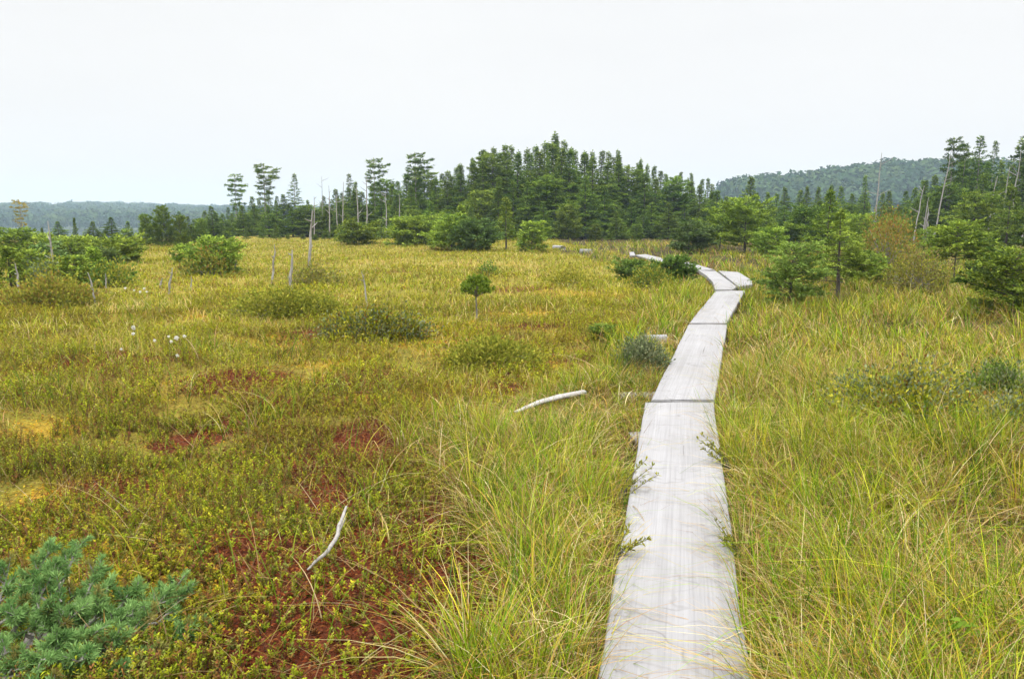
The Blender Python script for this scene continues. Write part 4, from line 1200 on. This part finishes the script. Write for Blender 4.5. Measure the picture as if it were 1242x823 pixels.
def sprig_thing(px, py, label, n, ln, azd, seed, z=.1):
    """leafy shrub shoots leaning over the plank edge"""
    p = G(px, py, 0.0); g = np.random.default_rng(seed)
    z0 = float(H(np.array([p[0]]), np.array([p[1]]))[0])
    t = thing('shrub_shoot', label, 'shrub', (p[0], p[1], z0))
    st, fo = MB(), MB()
    for i in range(n):
        a = math.radians(azd) + g.normal(0, .45); l = ln * (.6 + .5 * g.random())
        d = np.array([math.cos(a), math.sin(a), 0])
        b = np.array([g.normal(0, .02), g.normal(0, .03), 0])
        s = np.linspace(0, 1, 7)
        P = b + d * (l * .75 * s ** 1.2)[:, None] + UP * (z + l * .75 * s - .1 * l * s ** 2)[:, None] * np.minimum(1, s * 3)[:, None]
        st.tube(P, np.linspace(.003, .001, 7), (.5, .5, .5), 4)
        m = 30; v = .3 + .7 * g.random(m)
        Pl = np.stack([np.interp(v, s, P[:, k]) for k in range(3)], -1)
        D = d * .4 + np.array([0, 0, .5]) + g.normal(0, .5, (m, 3))
        C = np.array(OLIVE)[g.integers(0, 4, m)] * (.7 + .4 * g.random((m, 1)))
        fo.leaves(Pl, D, g.normal(0, .5, (m, 3)) + UP, .022 + .010 * g.random(m), .0045, C)
    link('stem', st.mesh('stem', True), M_BARK, t); link('foliage', fo.mesh('foliage'), M_LEAF, t)


sprig_thing(752, 622, 'leafy shrub shoots leaning onto the nearest plank opposite the tall sedge', 6, .30, 15, 3)
sprig_thing(734, 705, 'small reddish shoots at the plank edge below the leafy ones', 5, .24, 8, 4)
sprig_thing(890, 582, 'leafy shrub shoots leaning from the sedge onto the nearest plank', 7, .30, 165, 6)
sprig_thing(904, 695, 'small shoots on the sedge side of the nearest plank', 4, .20, 170, 8)


def leafy_plant(px, py, label, ls, n, seed, tilt):
    p = G(px, py); g = np.random.default_rng(seed); z0 = float(H(np.array([p[0]]), np.array([p[1]]))[0])
    t = thing('broad_leaf_plant', label, 'plant', (p[0], p[1], z0))
    for i in range(n):
        a = g.random() * 2 * PI; mb = MB(); st = MB()
        d = np.array([math.cos(a), math.sin(a), 0]); s = np.array([-d[1], d[0], 0]); h = .14 + .1 * g.random()
        st.tube([(0, 0, 0), d * .03 + UP * h * .6, d * .06 + UP * h], [.003, .0025, .002], (.14, .2, .04), 4)
        u = np.linspace(0, 1, 8); w = ls * .34 * np.sin(PI * u ** .7) + .001
        c = (d * .06 + UP * h) + d * (ls * u)[:, None] + UP * (ls * (tilt * u - .4 * u * u))[:, None]
        V = np.stack([c - s * w[:, None] + UP * (w * .3)[:, None], c, c + s * w[:, None] + UP * (w * .3)[:, None]], 1).reshape(-1, 3)
        Q = []
        for k in range(7):
            for j in range(2): Q.append((k * 3 + j, k * 3 + j + 1, k * 3 + j + 4, k * 3 + j + 3))
        mb.add(V, Q, np.array([.13, .21, .025]) * (.8 + .4 * g.random()))
        lf = link('leaf', mb.mesh('leaf', True), M_LEAF, t)
        link('stalk', st.mesh('stalk', True), M_GRASS, lf)


leafy_plant(1228, 818, 'broad bright leaved plant at the near corner in the sedge', .10, 4, 3, .5)
leafy_plant(1112, 812, 'plant with one long broad leaf among the near sedge', .12, 2, 9, 1.1)

# ------------------------------------------------------------------ far hills, wood and lake
def hill(name, cx, cy, rx, ry, base, prof, kind_label, ncrown, cr, seed, cpal, ang=0.0):
    """a ridge with its own broad-leaved wood; prof: height along the ridge"""
    g = np.random.default_rng(seed)
    nx, ny = 90, 40
    ca, sa = math.cos(ang), math.sin(ang)

    def hz(u, v):
        f = np.cos(np.clip(v, -1, 1) * PI / 2) ** 1.1
        return base + np.interp(u, prof[0], prof[1]) * f * (.92 + .16 * fbm(u * 7, v * 4, seed)) * np.clip((1 - np.abs(u)) * 8, 0, 1)
    u, v = np.meshgrid(np.linspace(-1, 1, nx), np.linspace(-1, 1, ny), indexing='ij')
    X, Y = u * rx, v * ry
    V = np.stack([cx + X * ca - Y * sa, cy + X * sa + Y * ca, hz(u, v) - .5], -1).reshape(-1, 3)
    i, j = np.meshgrid(np.arange(nx - 1), np.arange(ny - 1), indexing='ij')
    Q = np.stack([i * ny + j, (i + 1) * ny + j, (i + 1) * ny + j + 1, i * ny + j + 1], -1).reshape(-1, 4)
    m = bark_mat(name + '_floor', (.05, .07, .03), (.08, .1, .04), .2)
    tag(link(name, mesh_np(name, V, Q, None, True), m), kind='structure')
    mb = MB()
    uu = g.random(ncrown) * 1.9 - .95; vv = -.98 + 1.15 * g.random(ncrown)
    X, Y = uu * rx, vv * ry
    c = np.stack([cx + X * ca - Y * sa, cy + X * sa + Y * ca, hz(uu, vv)], -1)
    R = cr * (.6 + .55 * g.random(ncrown))
    K = 130; i = np.repeat(np.arange(ncrown), K); n = len(i)
    d = g.normal(0, 1, (n, 3)); d[:, 2] = np.abs(d[:, 2]) * 1.1 - .35; d /= np.linalg.norm(d, axis=1, keepdims=True)
    P = c[i] + UP * (R[i] * .75)[:, None] + d * (R[i] * (.75 + .32 * g.random(n)))[:, None] * np.array([1, 1, .95])
    t = g.normal(0, 1, (n, 3)); t -= d * (t * d).sum(1, keepdims=True) * .7
    pal = np.array(cpal); C = pal[g.integers(0, len(pal), ncrown)][i] * (.75 + .5 * g.random((n, 1)))
    mb.leaves(P - t * (R[i] * .12)[:, None], t, d + g.normal(0, .35, (n, 3)), R[i] * .42, R[i] * .14, C)
    tag(link('hillside_wood', mb.mesh('hillside_wood'), M_HILL), kind_label, 'wood', kind='stuff')


HP = [(.038, .072, .028), (.052, .088, .03), (.03, .06, .026), (.062, .095, .032)]
# right hill about 390 m off, left shore hill about 620 m off
DR = 390.0
hx = lambda px, D: (px - CX) * D / F
hh_ = lambda py, D, b: (YH - py) * D / F + EYE - b
RB = -7.5
pr = [(720, 262), (790, 246), (840, 228), (868, 219), (900, 213), (935, 208), (975, 204), (1010, 200), (1050, 197), (1085, 195), (1110, 195), (1135, 195), (1180, 195), (1260, 198), (1400, 215), (1500, 240)]
cx_ = hx(1170, DR); rx_ = hx(1500, DR) - cx_
us = [(hx(p, DR) - cx_) / rx_ for p, _ in pr]
hill('hill', cx_, DR, rx_, 75, RB, (us, [max(.5, hh_(q, DR, RB) - 12.0) for _, q in pr]), 'hazy broad leaved wood on the higher hill behind the conifers', 1500, 6.0, 5, HP, 0)
DL = 900.0
pl = [(-320, 262), (-200, 254), (-60, 252), (0, 251), (60, 251), (120, 249), (170, 248), (220, 249), (260, 251), (330, 252), (450, 253), (700, 256), (900, 262)]
cx_ = hx(290, DL); rx_ = hx(900, DL) - cx_
us = [(hx(p, DL) - cx_) / rx_ for p, _ in pl]
hill('far_shore', cx_, DL, rx_, 470, RB, (us, [max(.5, hh_(q, DL, RB) - 8.5) for _, q in pl]), 'blue hazy wood on the low far shore across the lake', 5600, 5.6, 6, HP, 0)

m, nt, N, Lk = new_mat('lake_water')
out = N.new('ShaderNodeOutputMaterial'); b = N.new('ShaderNodeBsdfPrincipled')
b.inputs['Base Color'].default_value = (.05, .07, .07, 1); b.inputs['Roughness'].default_value = .12
n = noise_node(N, Lk, N.new('ShaderNodeNewGeometry').outputs['Position'], .8, 4, .6)
bu = N.new('ShaderNodeBump'); bu.inputs['Strength'].default_value = .25; bu.inputs['Distance'].default_value = .1
Lk.new(n.outputs[0], bu.inputs['Height']); Lk.new(bu.outputs[0], b.inputs['Normal']); Lk.new(b.outputs[0], out.inputs['Surface'])
xs = np.linspace(-1200, 300, 24); ys = np.linspace(80, 1300, 20)
X, Y = np.meshgrid(xs, ys, indexing='ij'); i, j = np.meshgrid(np.arange(23), np.arange(19), indexing='ij')
tag(link('lake_water', mesh_np('lake_water', np.stack([X.ravel(), Y.ravel(), 0 * X.ravel() - 6.6], -1), np.stack([i * 20 + j, (i + 1) * 20 + j, (i + 1) * 20 + j + 1, i * 20 + j + 1], -1)), m), kind='structure')

# ------------------------------------------------------------------ air
HAZE = .0005
if HAZE > 0:
    x0, x1, y0, y1, z0, z1 = -1400, 1400, -1400, 1500, -9.5, 42
    V = [(x0, y0, z0), (x1, y0, z0), (x1, y1, z0), (x0, y1, z0), (x0, y0, z1), (x1, y0, z1), (x1, y1, z1), (x0, y1, z1)]
    Q = [(3, 2, 1, 0), (4, 5, 6, 7), (0, 1, 5, 4), (1, 2, 6, 5), (2, 3, 7, 6), (3, 0, 4, 7)]
    m, nt, N, Lk = new_mat('haze'); out = N.new('ShaderNodeOutputMaterial'); pv = N.new('ShaderNodeVolumePrincipled')
    pv.inputs['Color'].default_value = (.64, .82, 1, 1); pv.inputs['Density'].default_value = HAZE; pv.inputs['Anisotropy'].default_value = .1
    Lk.new(pv.outputs[0], out.inputs['Volume'])
    tag(link('haze', mesh_np('haze', V, Q), m), 'thin pale haze in the air over the bog', 'haze', kind='stuff')

# ------------------------------------------------------------------ light
SUN_EL, SUN_AZ = math.radians(58), math.radians(-150)     # high behind the clouds, over the viewer's shoulder
w = bpy.data.worlds.new('World'); scene.world = w; w.use_nodes = True
nt = w.node_tree; N, Lk = nt.nodes, nt.links; N.clear()
out = N.new('ShaderNodeOutputWorld'); bg = N.new('ShaderNodeBackground'); bg.inputs['Strength'].default_value = .1
sky = N.new('ShaderNodeTexSky'); sky.sky_type = 'NISHITA'; sky.sun_disc = False
sky.sun_elevation = SUN_EL; sky.sun_rotation = SUN_AZ; sky.air_density = 1.0; sky.dust_density = 3.0
hs = N.new('ShaderNodeHueSaturation'); hs.inputs['Saturation'].default_value = .12
Lk.new(sky.outputs[0], hs.inputs['Color'])
tc = N.new('ShaderNodeTexCoord'); sp = N.new('ShaderNodeSeparateXYZ'); Lk.new(tc.outputs['Generated'], sp.inputs[0])
rg = ramp(N, [(0.0, (7.1, 6.95, 6.8)), (.10, (7.15, 7.08, 7.0)), (.28, (7.3, 7.3, 7.3)), (.40, (9.5, 9.5, 9.5)), (.6, (20, 20, 20)), (1.0, (39, 39, 38))])
Lk.new(sp.outputs[2], rg.inputs[0])
mp = N.new('ShaderNodeMapping'); mp.inputs['Scale'].default_value = (1, 1, 4); Lk.new(tc.outputs['Generated'], mp.inputs['Vector'])
cn = noise_node(N, Lk, mp.outputs[0], 1.6, 5, .55)
cr_ = ramp(N, [(.3, (.965, .968, .975)), (.7, (1.02, 1.02, 1.02))]); Lk.new(cn.outputs[0], cr_.inputs[0])
mu = N.new('ShaderNodeMix'); mu.data_type = 'RGBA'; mu.blend_type = 'MULTIPLY'; mu.inputs[0].default_value = 1
Lk.new(rg.outputs[0], mu.inputs[6]); Lk.new(cr_.outputs[0], mu.inputs[7])
mx = N.new('ShaderNodeMix'); mx.data_type = 'RGBA'; mx.inputs[0].default_value = .93
Lk.new(hs.outputs[0], mx.inputs[6]); Lk.new(mu.outputs[2], mx.inputs[7])
Lk.new(mx.outputs[2], bg.inputs['Color']); Lk.new(bg.outputs[0], out.inputs['Surface'])
sd = bpy.data.lights.new('sun', 'SUN'); sd.energy = 1.5; sd.angle = math.radians(15); sd.color = (1, .96, .9)
so = bpy.data.objects.new('sun', sd); col.objects.link(so)
dv = Vector((math.sin(SUN_AZ) * math.cos(SUN_EL), math.cos(SUN_AZ) * math.cos(SUN_EL), math.sin(SUN_EL)))
so.rotation_euler = dv.to_track_quat('Z', 'Y').to_euler()
so.location = dv * 50

# ------------------------------------------------------------------ render
vs = scene.view_settings
vs.view_transform = 'Standard'; vs.look = 'None'; vs.exposure = .42; vs.gamma = 1; vs.use_curve_mapping = False
cy = scene.cycles
cy.max_bounces = 6; cy.diffuse_bounces = 3; cy.glossy_bounces = 2; cy.transmission_bounces = 3; cy.volume_bounces = 1; cy.transparent_max_bounces = 4
cy.use_denoising = True
cy.use_adaptive_sampling = False
cy.sample_clamp_indirect = 6
